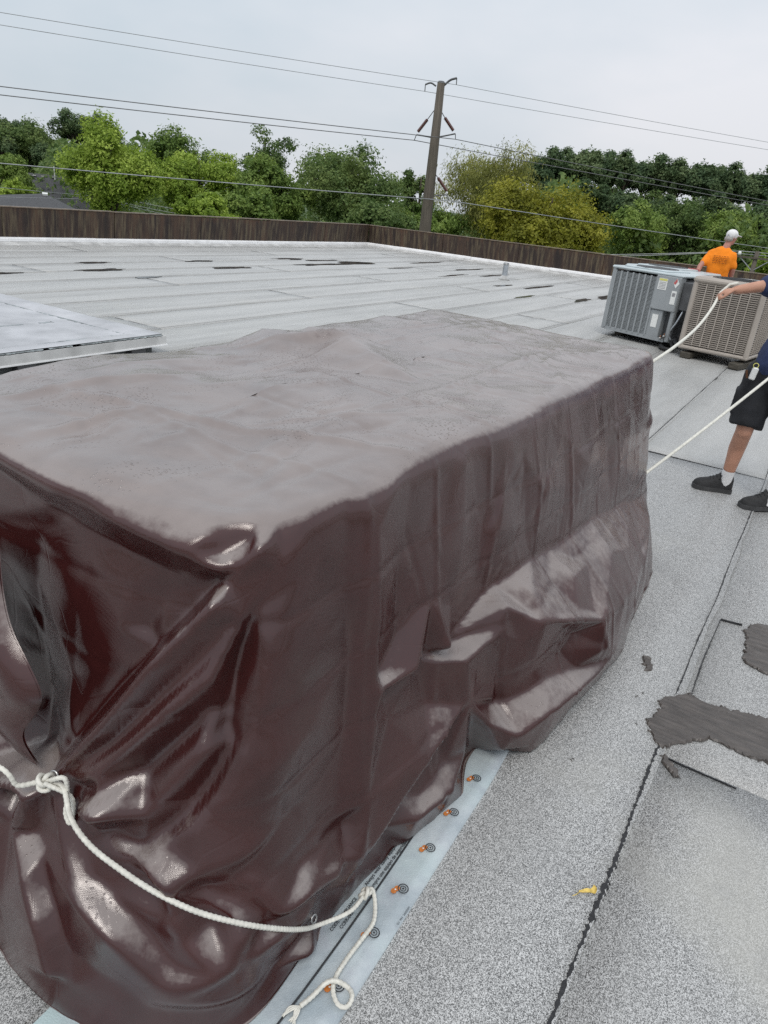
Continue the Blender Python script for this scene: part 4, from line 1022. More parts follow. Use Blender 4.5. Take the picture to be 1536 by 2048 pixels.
def tan_unit(loc, rz, label):
    w, d, h = 1.02, .92, 1.0
    root = empty('condenser_unit', loc, label, 'condenser', 'rooftop condenser units', rz)
    B = lambda mb, n, m, s=False, p=None: mb.build(n, M[m], p or root, s, True)
    B(MB().box((w / 2, d / 2, .49), (w - .09, d - .09, .9)), 'coil', 'coil_tan')
    for (x, y) in ((.04, .04), (w - .04, .04), (.04, d - .04), (w - .04, d - .04)): B(MB().box((x, y, h / 2), (.08, .08, h - .04), bev=.025), 'corner_post', 'actan')
    B(MB().box((w / 2, d / 2, .03), (w, d, .06), bev=.02), 'base_pan', 'actan')
    lid = B(MB().box((w / 2, d / 2, h), (w + .02, d + .02, .085), bev=.03), 'lid', 'actan')
    fg = MB()
    for q in range(1, 8):
        rr = .054 * q; fg.tube([(w / 2 + rr * math.cos(2 * math.pi * k / 28), d / 2 + rr * math.sin(2 * math.pi * k / 28), h + .05) for k in range(29)], .004, 5, False)
    for q in range(8):
        a = q * math.pi / 4; fg.tube([(w / 2, d / 2, h + .05), (w / 2 + .39 * math.cos(a), d / 2 + .39 * math.sin(a), h + .05)], .004, 5)
    tag(fg.build('fan_guard', M['black'], lid, True, True), kind='stuff')
    nr = 31; zs = [.085 + k * (.86 / (nr - 1)) for k in range(nr)]
    def face(p, u, nrm, L_):
        g = MB(); U = Vector(u); n_ = Vector(nrm); th = math.atan2(u[1], u[0])
        for z in zs: g.box(Vector(p) + U * L_ / 2 + n_ * .004 + Vector((0, 0, z)), (L_, .016, .0115), Matrix.Rotation(th, 3, 'Z') @ Matrix.Rotation(.35, 3, 'X'))
        tag(B(g, 'grille_slats', 'actan'), kind='stuff')
        for k in range(1, 7):
            c = Vector(p) + U * (L_ * k / 7) + n_ * .010 + Vector((0, 0, .515)); B(MB().box(c, (.013, .018, .88), Matrix.Rotation(th, 3, 'Z')), 'grille_rib', 'actan')
    face((.08, .02, 0), (1, 0, 0), (0, -1, 0), w - .16); face((.02, d - .08, 0), (0, -1, 0), (-1, 0, 0), d - .16); face((w - .02, .08, 0), (0, 1, 0), (1, 0, 0), d - .16); face((w - .08, d - .02, 0), (-1, 0, 0), (0, 1, 0), w - .16)
    for x in (.06, w - .06): MB().tube([(x, -.012, .985), (x, .0, .985)], .008, 8).build('screw', M['steel'], lid, False, True)
    return root
tan_unit((11.66, 1.875, .13), rad(-99), 'tan condenser with fine horizontal grille, right of the grey units')
# low dark unit behind the tan one
du = empty('condenser_unit', (13.2, 1.35, .0), 'dark grey low unit whose lid shows behind the tan condenser', 'condenser', 'rooftop condenser units', rad(-104))
MB().box((0, .35, .55), (.95, .7, .9), bev=.02).build('cabinet', M['darkgrey'], du, False, True)
dl = MB().box((0, .35, 1.06), (1.02, .78, .10), bev=.03).build('lid', M['darkgrey'], du, False, True)
fg = MB()
for q in range(1, 6): fg.tube([(.07 * q * math.cos(k * .3), .35 + .07 * q * math.sin(k * .3), 1.118) for k in range(22)], .005, 5, False)
tag(fg.build('fan_guard', M['steel'], dl, True, True), kind='stuff')
# timber sleepers
for (x, y, l, rz, lb) in [(11.72, 1.70, .98, -104.5, 'wet timber sleeper under the left side of the tan condenser'), (11.48, .98, .98, -104.5, 'wet timber sleeper under the right side of the tan condenser'),
                          (12.95, 3.02, 1.0, -111.5, 'timber sleeper under the left end of the nearer grey unit'), (12.55, 2.15, 1.0, -111.5, 'timber sleeper under the right end of the nearer grey unit'),
                          (14.0, 3.06, .9, -110, 'timber sleeper under the left end of the hidden grey unit'), (13.65, 2.30, .9, -110, 'timber sleeper under the right end of the hidden grey unit')]:
    th = rad(rz + 90); tag(MB().box((0, 0, 0), (l, .16, .088), Matrix.Rotation(th, 3, 'Z'), bev=.012).build('timber_sleeper', M['wood'], None), lb, 'sleeper', 'sleepers under the condensers').location = (x + math.cos(th) * .38, y + math.sin(th) * .38, .05)
# insulated refrigerant lines
for k, (pts, lb) in enumerate([([(12.15, 2.05, .12), (11.98, 1.98, .05), (11.95, 2.10, .045), (12.3, 2.2, .05), (12.9, 1.9, .045), (13.0, 2.25, .04)], 'black insulated line looped between the grey and tan units'),
                               ([(12.2, 2.02, .20), (11.92, 1.93, .14), (12.1, 1.85, .10), (12.6, 1.85, .10), (13.1, 1.75, .05)], 'black insulated line arching above the looped one'),
                               ([(11.75, .75, .25), (11.62, .62, .10), (11.85, .55, .05), (12.6, .62, .045), (13.3, .35, .045)], 'black insulated line leaving the tan unit at right'),
                               ([(11.9, .72, .12), (11.75, .5, .06), (12.2, .3, .045), (12.9, .15, .045)], 'second black line bending away right of the tan unit')]):
    tag(MB().tube(bez(pts, 8), .030, 9).build('refrigerant_line', M['black'], None, True), lb, 'pipe', 'refrigerant lines')
for k, (x, y) in enumerate([(12.35, .48), (12.95, .35)]):
    tag(MB().box((x, y, .06), (.10, .55, .11), Matrix.Rotation(.25, 3, 'Z'), bev=.01).build('pipe_support', M['wood']), ['short timber pipe support nearest the tan unit', 'short timber pipe support farther behind the tan unit'][k], 'pipe support', 'pipe supports')

# ================================================================== PEOPLE
def limb(mb, pts, rs, n=14):
    mb.tube(pts, rs, n)
    for p, r in zip(pts, rs): mb.ell(p, (r, r, r), None, n, 8)
def frame(f):                                     # rotation with local y = facing, x = right
    f = Vector((f[0], f[1], 0)).normalized(); return Matrix(((f.y, f.x, 0), (-f.x, f.y, 0), (0, 0, 1)))
def head(mb, c, f, tilt=0.):
    R_ = frame(f) @ Matrix.Rotation(tilt, 3, 'X'); q = lambda x, y, z: Vector(c) + R_ @ Vector((x, y, z))
    mb.ell(q(0, -.005, .03), (.076, .095, .095), R_, 18, 12); mb.ell(q(0, .025, -.045), (.058, .068, .070), R_, 16, 10)
    mb.ell(q(0, .098, -.005), (.014, .022, .026), R_, 8, 6); mb.ell(q(0, .090, .022), (.010, .014, .02), R_, 8, 6)
    for s in (-1, 1):
        mb.ell(q(s * .078, -.005, .0), (.010, .020, .032), R_, 8, 6); mb.ell(q(s * .030, .080, .028), (.020, .012, .010), R_, 8, 6)
    mb.ell(q(0, .086, -.052), (.024, .010, .008), R_, 8, 6); mb.ell(q(0, .075, -.09), (.026, .02, .018), R_, 8, 6)
    return R_
def shoe(parent, heel, toe, label=None):
    h, t = Vector(heel), Vector(toe); d = (t - h).normalized(); n = Vector((-d.y, d.x, 0)); L_ = (t - h).length
    up = MB(); rows = []
    prof = [(0, .032, .095), (.04, .040, .122), (.15, .043, .128), (.30, .044, .130), (.40, .046, .118), (.52, .050, .094), (.66, .054, .078), (.80, .054, .068), (.91, .047, .058), (.97, .033, .047), (1.0, .016, .036)]
    for (s, w, hh) in prof:
        c = h + d * L_ * s; rows.append([c + n * w * math.cos(a) * (1.0 if math.sin(a) < .5 else .9) + Vector((0, 0, .020 + max(0, math.sin(a)) ** .75 * hh)) for a in np.linspace(math.pi, 0, 11)])
    up.quadgrid(rows); up.f.append(tuple(range(11))); up.f.append(tuple(len(up.v) - 1 - k for k in range(11)))
    so = up.build('shoe', M['shoe'], parent, True)
    sl = MB(); pts = [(s, w + .006) for s, w, _ in prof]
    out = [h + d * L_ * (s * 1.03 - .015) + n * w for s, w in pts] + [h + d * (L_ * (s * 1.03 - .015)) - n * w for s, w in reversed(pts)]
    sl.poly_slab([(p.x, p.y) for p in out], .004, .036).build('sole', M['sole'], so)
    lc = MB()
    for s in (.30, .38, .46, .54, .61):
        c = h + d * L_ * s; zt = np.interp(s, [p[0] for p in prof], [p[2] for p in prof]) + .022; lc.tube([c - n * .026 + Vector((0, 0, zt - .012)), c + Vector((0, 0, zt + .002)), c + n * .026 + Vector((0, 0, zt - .012))], .003, 6)
    c = h + d * L_ * .28 + Vector((0, 0, .13))
    for s in (-1, 1): lc.tube(bez([c, c + n * .03 * s + Vector((0, 0, .012)) + d * .015, c + n * .035 * s + d * .03 - Vector((0, 0, .03)), c + n * .01 * s + d * .02 - Vector((0, 0, .012))], 4), .0025, 5)
    lc.build('laces', M['black'], so, True)
def grip_hand(mb, wrist, knuckle, axis, palm_n, s=1.0, curl=1.0):
    """palm from wrist to knuckles; fingers curl round a rope running along axis"""
    w, k = Vector(wrist), Vector(knuckle); d = (k - w).normalized(); ax = Vector(axis).normalized(); pn = Vector(palm_n); pn = (pn - d * pn.dot(d)).normalized()
    sd = d.cross(pn).normalized()
    for q in np.linspace(-.030, .030, 5): limb(mb, [w + sd * q * .55 + d * .005, k + sd * q], [.018 * s, .014 * s], 8)
    for i, (q, ln) in enumerate(((-.032, .80), (-.011, .96), (.011, 1.0), (.032, .90))):
        p0 = k + sd * q; a1, a2, a3 = .5 * curl, 1.25 * curl, 1.9 * curl
        p1 = p0 + (d * math.cos(a1) + pn * math.sin(a1)) * .042 * ln; p2 = p1 + (d * math.cos(a2) + pn * math.sin(a2)) * .027 * ln; p3 = p2 + (d * math.cos(a3) + pn * math.sin(a3)) * .021 * ln
        limb(mb, [p0, p1, p2, p3], [.0105 * s, .0095 * s, .0085 * s, .0075 * s], 8)
    t0 = w + d * .03 + sd * .026; t1 = t0 + d * .030 + sd * .022 + pn * .018; t2 = t1 + d * .030 + pn * .020 - sd * .004; t3 = t2 + d * .020 + pn * .012 - sd * .012
    limb(mb, [t0, t1, t2, t3], [.015 * s, .0125 * s, .0105 * s, .009 * s], 8)
def wr(sc, am, seed):
    return lambda p: am * (mnoise.noise(Vector((p.x * sc, p.y * sc, p.z * sc * .55 + seed))) + .5 * mnoise.noise(Vector((p.x * sc * 2.3, p.y * sc * 2.3, p.z * sc * 2 + seed))))

# ---- man in navy shirt pulling the tarp ropes (mostly beyond the right edge)
pb = empty('person', (5.5, .2, 0), 'person in navy shirt and black cargo shorts pulling white ropes at right', 'person')
LA, LK, LH = (5.60, .325, .11), (5.52, .30, .50), (5.60, .30, .90)
RA, RK, RH = (5.46, .00, .11), (5.50, .02, .50), (5.60, .11, .90)
PC, CH, NK, HD = (5.60, .20, .96), (5.68, .15, 1.32), (5.68, .14, 1.52), (5.65, .16, 1.67)
SL, EL, WL = (5.73, .28, 1.47), (5.62, .42, 1.475), (5.47, .60, 1.425)
SR, ER, WR_ = (5.66, -.05, 1.45), (5.53, -.12, 1.17), (5.43, .08, 1.06)
bd = MB()
limb(bd, [LH, LK, (5.585, .315, .36), LA], [.085, .058, .058, .037]); limb(bd, [RH, RK, (5.475, -.01, .36), RA], [.085, .058, .058, .037])
limb(bd, [LA, (5.585, .35, .075)], [.037, .024]); limb(bd, [RA, (5.44, .035, .075)], [.037, .024])
limb(bd, [PC, (5.64, .18, 1.12), CH, (5.68, .15, 1.42)], [.125, .125, .14, .10]); limb(bd, [(5.68, .15, 1.40), NK, HD], [.06, .055, .05])
limb(bd, [SL, EL, WL], [.055, .044, .030]); limb(bd, [SR, ER, WR_], [.055, .044, .030])
head(bd, (5.64, .17, 1.70), (-.75, .65))
grip_hand(bd, WL, (5.435, .665, 1.408), (-1, .05, -.2), (-.35, .10, -1), 1.0, .8)
grip_hand(bd, WR_, (5.405, .15, 1.05), (-1, .3, -.3), (-.35, -.1, -1), 1.0, .9)
remeshed(bd, 'body', M['skin'], pb, .0095, 2)
sh = MB(); limb(sh, [(5.60, .20, .98), (5.64, .18, 1.12), (5.68, .15, 1.30), (5.69, .15, 1.43)], [.175, .160, .170, .120]); limb(sh, [(5.70, .16, 1.42), SL, (5.665, .335, 1.475), (5.625, .41, 1.475)], [.10, .085, .080, .082]); limb(sh, [(5.68, .10, 1.42), SR, (5.58, -.10, 1.27)], [.10, .080, .078])
remeshed(sh, 'shirt', M['navy'], pb, .016, 4, wr(11, .010, 1))
st = MB(); limb(st, [(5.60, .20, .97), (5.60, .20, .88)], [.165, .165]); limb(st, [LH, (5.56, .30, .68)], [.118, .112]); st.tube([(5.56, .30, .68), (5.525, .305, .53)], [.112, .112], 18); limb(st, [RH, (5.55, .05, .68)], [.118, .112]); st.tube([(5.55, .05, .68), (5.51, .02, .53)], [.112, .112], 18)
st.box((5.56, .415, .70), (.16, .03, .17), Matrix.Rotation(.1, 3, 'Z'))
so_ = remeshed(st, 'shorts', M['shorts'], pb, .015, 6, wr(10, .012, 5))
for (a, k_) in ((LA, LK), (RA, RK)):
    v = (Vector(k_) - Vector(a)).normalized(); limb_pts = [Vector(a) - v * .07, Vector(a) + v * .03, Vector(a) + v * .078]
    MB().tube(limb_pts, [.044, .042, .044], 16, False, lambda i, an: 1 + .02 * math.sin(an * 12)).build('sock', M['sock'], pb, True)
shoe(pb, (5.625, .275, 0), (5.545, .53, 0)); shoe(pb, (5.505, -.04, 0), (5.355, .175, 0))
hr = MB().ell((5.655, .158, 1.755), (.086, .086, .062)).build('hair', M['hair'], pb, True)
kf = empty('key_fob', (5.45, .30, .93), 'white key fob with brass ring clipped at the shorts pocket', 'keys')
MB().box((5.43, .345, .915), (.016, .040, .085), Matrix.Rotation(.12, 3, 'X'), bev=.007).build('fob', M['label'], kf)
ring((5.43, .345, .97), (1, .2, 0), .016, .003, M['label_y'], 'ring', kf)
MB().box((5.43, .385, .905), (.006, .014, .055), Matrix.Rotation(-.3, 3, 'X')).build('key', M['copper'], kf)
# the two ropes he pulls
def sag(a, b, s, n=24):
    a, b = Vector(a), Vector(b); return [a.lerp(b, k / n) - Vector((0, 0, s * 4 * (k / n) * (1 - k / n))) for k in range(n + 1)]
ur = empty('pull_rope', (4.6, .7, 1.2), 'white rope running from raised hand down to the tarp\'s far top corner', 'rope', 'ropes pulled by the person')
MB().tube([Vector((5.46, .60, 1.47)), Vector((5.44, .645, 1.455))] + bez([(5.425, .685, 1.40), (5.3, .70, 1.29), (5.0, .715, 1.195), (4.55, .735, 1.13), (4.10, .765, 1.08)], 10), .009, 10).build('rope_length', M['rope'], ur, True)
lr2 = empty('pull_rope', (4.8, .4, .8), 'white taut rope slanting from hip level hand to the tarp\'s side', 'rope', 'ropes pulled by the person')
MB().tube([Vector((5.45, .06, 1.10))] + sag((5.41, .16, 1.035), (3.92, .655, .475), .012), .009, 10).build('rope_length', M['rope'], lr2, True)

# ---- man in orange shirt behind the units
po = empty('person', (14.25, 1.93, 0), 'person in bright orange shirt and white cap seen from behind', 'person')
bd = MB(); F_ = (1.0, -.25)
limb(bd, [(14.28, 2.04, .92), (14.30, 2.05, .50), (14.25, 2.06, .11)], [.09, .06, .04]); limb(bd, [(14.28, 1.84, .92), (14.33, 1.82, .50), (14.28, 1.82, .11)], [.09, .06, .04])
limb(bd, [(14.27, 1.94, .96), (14.25, 1.95, 1.15), (14.24, 1.95, 1.38), (14.25, 1.93, 1.5)], [.10, .10, .11, .07]); limb(bd, [(14.25, 1.93, 1.5), (14.28, 1.90, 1.62), (14.30, 1.88, 1.70)], [.065, .058, .055])
limb(bd, [(14.24, 2.12, 1.46), (14.12, 2.23, 1.22), (14.0, 2.25, 1.02)], [.042, .046, .033]); limb(bd, [(14.25, 1.77, 1.46), (14.27, 1.71, 1.22), (14.33, 1.72, 1.02)], [.042, .046, .033])
head(bd, (14.30, 1.87, 1.735), (.72, -.70), -.25)
grip_hand(bd, (14.0, 2.25, 1.02), (13.98, 2.25, .95), (0, 1, .3), (.2, -1, 0)); grip_hand(bd, (14.33, 1.72, 1.02), (14.36, 1.72, .95), (1, 0, 0), (0, 1, 0), 1., .5)
remeshed(bd, 'body', M['skin_far'], po, .016, 2)
sh = MB()
for dy in (-.055, 0, .055): limb(sh, [(14.265, 1.94 + dy, .99), (14.25, 1.945 + dy, 1.15), (14.24, 1.95 + dy * 1.25, 1.36), (14.25, 1.94 + dy * .8, 1.475)], [.135, .130, .138, .100])
limb(sh, [(14.25, 2.05, 1.46), (14.24, 2.12, 1.44), (14.18, 2.19, 1.29)], [.075, .072, .070]); limb(sh, [(14.25, 1.83, 1.46), (14.25, 1.77, 1.44), (14.265, 1.725, 1.27)], [.075, .072, .070]); sh.tube([(14.25, 1.94, .88), (14.26, 1.94, 1.0)], [.180, .18], 18)
remeshed(sh, 'shirt', M['orange'], po, .018, 4, wr(9, .012, 9))
tr = MB()
for y in (2.04, 1.84): limb(tr, [(14.28, y, .90), (14.31, y, .55)], [.115, .10]); tr.tube([(14.31, y, .55), (14.27, y, .10)], [.10, .09], 14)
limb(tr, [(14.28, 1.98, .93), (14.28, 1.90, .93)], [.14, .14]); remeshed(tr, 'trousers', M['khaki'], po, .020, 3, wr(9, .010, 3))
pr = MB()
for k in range(5):
    y = 2.05
    while y > 1.82:
        w_ = random.uniform(.02, .05); pr.box((14.098 - (.004 if k > 2 else 0), y - w_ / 2, 1.42 - k * .028), (.004, w_, .008)); y -= w_ + .012
tag(pr.build('shirt_print', M['orange_print'], po), kind='stuff')
cp = MB().ell((14.295, 1.875, 1.775), (.098, .098, .088), None, 20, 12); cp.box((14.375, 1.795, 1.765), (.11, .13, .012), Matrix.Rotation(rad(-45), 3, 'Z') @ Matrix.Rotation(.25, 3, 'Y'))
cap_ = remeshed(cp, 'cap', M['cap'], po, .010, 2)
MB().box((14.208, 1.92, 1.765), (.006, .03, .016)).build('cap_logo', M['label_g'], cap_)
MB().ell((14.262, 1.905, 1.705), (.07, .075, .055)).build('hair', M['hair'], po, True)
for y in (2.06, 1.82): shoe(po, (14.2, y, 0), (14.47, y - .03, 0))
# red hand truck he holds
ht = empty('hand_truck', (13.75, 2.15, 0), 'red hand truck leaning beside the person in orange', 'hand truck')
fr = MB()
for y in (2.19, 2.46): fr.tube(bez([(13.72, y, .12), (13.80, y, .5), (13.90, y - .01, .85), (13.97, y - .02, 1.10)], 8), .022, 10)
fr.tube([(13.97, 2.17, 1.10), (14.0, 2.22, 1.15), (14.0, 2.39, 1.15), (13.97, 2.44, 1.10)], .022, 10)
fr.build('frame', M['red'], ht, True)
for z, x in ((.45, 13.79), (.72, 13.87), (.95, 13.92)): MB().box((x, 2.325, z), (.016, .29, .05)).build('cross_bar', M['red'], ht)
MB().box((13.62, 2.325, .03), (.24, .38, .012)).build('toe_plate', M['red'], ht)
for y in (2.11, 2.54):
    wl = MB().tube([(13.85, y - .03, .13), (13.85, y + .03, .13)], .125, 18).build('wheel', M['black'], ht, False); MB().tube([(13.85, y - .035, .13), (13.85, y + .035, .13)], .05, 12).build('hub', M['steel'], wl)
MB().tube([(13.85, 2.09, .13), (13.85, 2.56, .13)], .012, 8).build('axle', M['steel'], ht)

# ================================================================== POWER LINE
pole_xy = (31.52, 17.39)
up = empty('utility_pole', (*pole_xy, -5.2), 'tall weathered power pole with two arms and brown insulators', 'utility pole')
MB().tube([(*pole_xy, -5.2), (*pole_xy, 0), (*pole_xy, 3.5), (*pole_xy, 6.66)], [.33, .285, .225, .165], 16).build('pole', M['polewood'], up, True)
MB().tube([(*pole_xy, 6.66), (*pole_xy, 6.71)], [.175, .12], 14).build('pole_cap', M['darkgrey'], up)
def arm(pts, r, name='arm', m='darkgrey'): return MB().tube(bez(pts, 6), r, 8).build(name, M[m], up, True)
arm([(31.42, 17.57, 6.50), (31.30, 17.78, 6.60), (31.187, 17.983, 6.52)], .035, 'top_arm'); arm([(31.58, 17.28, 6.55), (31.70, 17.05, 6.78), (31.832, 16.814, 6.88)], .045, 'top_arm')
arm([(31.187, 17.983, 6.52), (31.188, 17.98, 6.4), (31.19, 17.977, 6.26)], .02, 'hanger'); arm([(31.832, 16.814, 6.88), (31.835, 16.81, 6.75), (31.838, 16.804, 6.63)], .02, 'hanger')
def ins(a, b):
    a, b = Vector(a), Vector(b); mb = MB(); n = 40
    mb.tube([a.lerp(b, k / n) for k in range(n + 1)], [.075 if k % 3 else .05 for k in range(n + 1)], 10); mb.build('insulator', M['insul'], up, True)
arm([(31.43, 17.55, 5.56), (31.37, 17.66, 5.37), (31.31, 17.767, 5.19)], .018, 'stay'); ins((31.31, 17.767, 5.19), (31.128, 18.085, 4.67))
arm([(31.57, 17.30, 5.62), (31.62, 17.20, 5.47), (31.68, 17.10, 5.33)], .018, 'stay'); ins((31.68, 17.10, 5.33), (31.888, 16.707, 4.86))
arm([(31.101, 18.131, 4.548), (31.30, 17.8, 4.53), (31.47, 17.48, 4.50)], .03, 'brace'); arm([(31.50, 17.43, 4.50), (31.72, 17.02, 4.62), (31.937, 16.615, 4.747)], .03, 'brace')
arm([(31.101, 18.131, 4.548), (31.08, 18.16, 4.43), (31.068, 18.187, 4.33)], .018, 'hanger'); arm([(31.937, 16.615, 4.747), (31.945, 16.6, 4.64), (31.95, 16.588, 4.53)], .018, 'hanger')
arm([(31.57, 17.30, 3.12), (31.62, 17.2, 3.02), (31.678, 17.104, 2.905)], .018, 'stay'); ins((31.678, 17.104, 2.905), (31.904, 16.677, 2.385))
arm([(31.52, 17.39, 2.05), (31.7, 17.05, 2.16), (31.902, 16.68, 2.236)], .028, 'brace'); arm([(31.902, 16.68, 2.236), (31.94, 16.61, 2.1), (31.971, 16.549, 2.0)], .018, 'hanger')
def wire(name, c, l, r_, rad_, label, m='wire'):
    """conductor through its pole clamp c, passing l on the left and r_ on the right, both prolonged"""
    c, l, r_ = Vector(c), Vector(l), Vector(r_); pts = []
    dl, dr = (l - c), (r_ - c)
    for t in np.linspace(2.4, 0, 30): pts.append(c + dl * t + Vector((0, 0, .10 * t * (t - 1))))
    for t in np.linspace(0, 2.4, 30)[1:]: pts.append(c + dr * t + Vector((0, 0, .10 * t * (t - 1))))
    tag(MB().tube(pts, rad_, 6).build(name, M[m], None, True), label, 'wire', 'power line conductors')
wire('power_line', (31.838, 16.804, 6.63), (17.0, 26.425, 6.235), (49.707, 5.984, 6.803), .010, 'topmost thin power line, highest across the sky')
wire('power_line', (31.19, 17.977, 6.26), (16.97, 26.446, 5.876), (49.852, 5.894, 6.441), .010, 'second thin power line, just below the topmost')
wire('power_line', (31.95, 16.588, 4.53), (16.80, 26.549, 4.052), (50.892, 5.244, 3.845), .016, 'upper wire of the middle pair hung from the braces', 'wire_dark')
wire('power_line', (31.068, 18.187, 4.32), (16.777, 26.564, 3.793), (50.976, 5.191, 3.634), .016, 'lower wire of the middle pair hung from the braces', 'wire_dark')
wire('power_line', (31.971, 16.549, 2.0), (16.58, 26.687, 1.626), (51.914, 4.605, 1.292), .019, 'single low wire crossing in front of all the trees')
# lower distribution pole at right with its cross arm
dp = empty('utility_pole', (44.8, 4.4, -5.2), 'low pole with cross arm and white insulators at the right edge', 'utility pole')
MB().tube([(44.8, 4.35, -5.2), (44.8, 4.42, 1.15)], [.16, .11], 12).build('pole', M['polewood'], dp, True)
MB().box((44.7, 4.42, .80), (.1, 3.4, .10)).build('cross_arm', M['polewood'], dp)
for s in (-1, 1): MB().tube([(44.72, 4.42, .15), (44.7, 4.42 + s * .75, .76)], .03, 6).build('brace', M['wire'], dp)
for y in (2.85, 3.6, 5.25, 6.0): MB().tube([(44.7, y, .85), (44.7, y, .92), (44.7, y, 1.06)], [.05, .095, .07], 10).build('insulator', M['label'], dp, True)
for y, z, lb in ((5.25, 1.07, 'upper distribution wire near the parapet top at right'), (6.0, .92, 'lower distribution wire near the parapet top at right')):
    pts = [Vector((44.7, y, z)) + Vector((-4.2, 15.2 - y + 4, -1.75)) * t + Vector((0, 0, .5 * t * (t - 1))) for t in np.linspace(0, 1.2, 24)]
    pts = [Vector((46.5, y - 14, z + .3))] + pts; tag(MB().tube(pts, .017, 6).build('power_line', M['wire'], None, True), lb, 'wire', 'distribution wires at right')
# service pole by the houses at left
sp = empty('utility_pole', (30.79, 39.39, -5.2), 'short service pole with white insulators by the grey house roofs', 'utility pole')
MB().tube([(30.79, 39.39, -5.2), (30.79, 39.39, .30)], [.15, .10], 10).build('pole', M['polewood'], sp, True)
MB().box((30.6, 39.6, .18), (.1, 1.6, .09), Matrix.Rotation(rad(70), 3, 'Z')).build('cross_arm', M['polewood'], sp)
for (x, y, z) in ((30.79, 39.39, .45), (30.2, 39.85, .28), (30.45, 39.65, .28)): MB().tube([(x, y, z - .18), (x, y, z)], [.06, .05], 8).build('insulator', M['label'], sp, True)
for k, (p, q) in enumerate([((30.79, 39.39, .45), (34.2, 36.3, -.05)), ((30.45, 39.65, .28), (34.2, 36.3, -.3)), ((30.2, 39.85, .28), (34.2, 36.3, -.5)), ((30.45, 39.65, .28), (22, 42.5, .45)), ((30.2, 39.85, .1), (22, 43, -.3))]):
    tag(MB().tube(sag(p, q, .05), .014, 6).build('service_wire', M['wire'], None, True), ['highest wire dropping right from the service pole', 'middle wire dropping right from the service pole', 'lowest wire dropping right from the service pole', 'wire running left from the service pole over the roofs', 'lower wire running left just over the parapet'][k], 'wire', 'service wires')

# ================================================================== HOUSES
def gable(name, label, c, L_, D_, zr, ze, ang):
    root = empty(name, (c[0], c[1], -5.2), label, 'house', None, ang)
    B = lambda mb, n, m, s=False, p=None: mb.build(n, M[m], p or root, s, True)
    h = ze + 5.2; r = zr + 5.2
    B(MB().box((0, 0, h / 2), (L_ - .6, D_ - .6, h)), 'wall', 'siding')
    g_ = MB(); g_.v = [(-L_ / 2, -D_ / 2, h - .1), (L_ / 2, -D_ / 2, h - .1), (L_ / 2, 0, r), (-L_ / 2, 0, r), (L_ / 2, D_ / 2, h - .1), (-L_ / 2, D_ / 2, h - .1), (-L_ / 2 + .3, -D_ / 2 + .3, h - .02), (L_ / 2 - .3, -D_ / 2 + .3, h - .02)]
    g_.f = [(0, 1, 2, 3), (3, 2, 4, 5), (0, 3, 5), (1, 4, 2)]; ro = B(g_, 'roof', 'shingle')
    return root, ro, h, r
h1, ro, h, r = gable('house', 'far house whose long plain grey shingle ridge rises behind', (45.6, 64.6), 9.5, 9.0, .90, -2.6, rad(-35))
for k, x in enumerate((-2.6, -1.9, -1.2, -.4)): MB().box((x, -.35, r - .17), (.28, .22, .10)).build('roof_vent', M['flash_dirty'], ro, False, True)
MB().tube([(-.2, -.6, r - .4), (-.2, -.6, r + .75)], .05, 8).build('vent_stack', M['label'], ro, False, True)
MB().box((2.2, -1.2, r - .62), (.16, .05, 1.2), Matrix.Rotation(rad(-52), 3, 'X')).build('gutter_pipe', M['black'], ro, False, True); MB().box((3.1, -1.2, r - .62), (.12, .05, 1.2), Matrix.Rotation(rad(-52), 3, 'X')).build('gutter_pipe', M['black'], ro, False, True)
h2 = empty('house', (32.9, 47.9, -5.2), 'nearer house with hipped grey shingle roof and white skylight', 'house', None, rad(-35))
MB().box((0, 0, 1.9), (9.6, 8.6, 3.8)).build('wall', M['siding'], h2, False, True)
hp = MB(); hp.v = [(-6.5, -5, 3.75), (2.6, -5, 3.75), (2.6, 5, 3.75), (-6.5, 5, 3.75), (-3.5, .0, 4.72), (-.1, .0, 5.12)]; hp.f = [(0, 1, 5, 4), (1, 2, 5), (2, 3, 4, 5), (3, 0, 4)]
ho = hp.build('roof', M['shingle'], h2, False, True)
for (x, y, z) in ((-.1, -.35, 5.10), (-3.6, -.6, 4.66)): MB().box((x, y, z), (.34, .30, .12), Matrix.Rotation(.25, 3, 'X')).build('skylight', M['label'], ho, False, True)
MB().box((3.2, -1.2, 4.05), (.8, .5, .5)).build('chimney', M['siding'], h2, False, True)

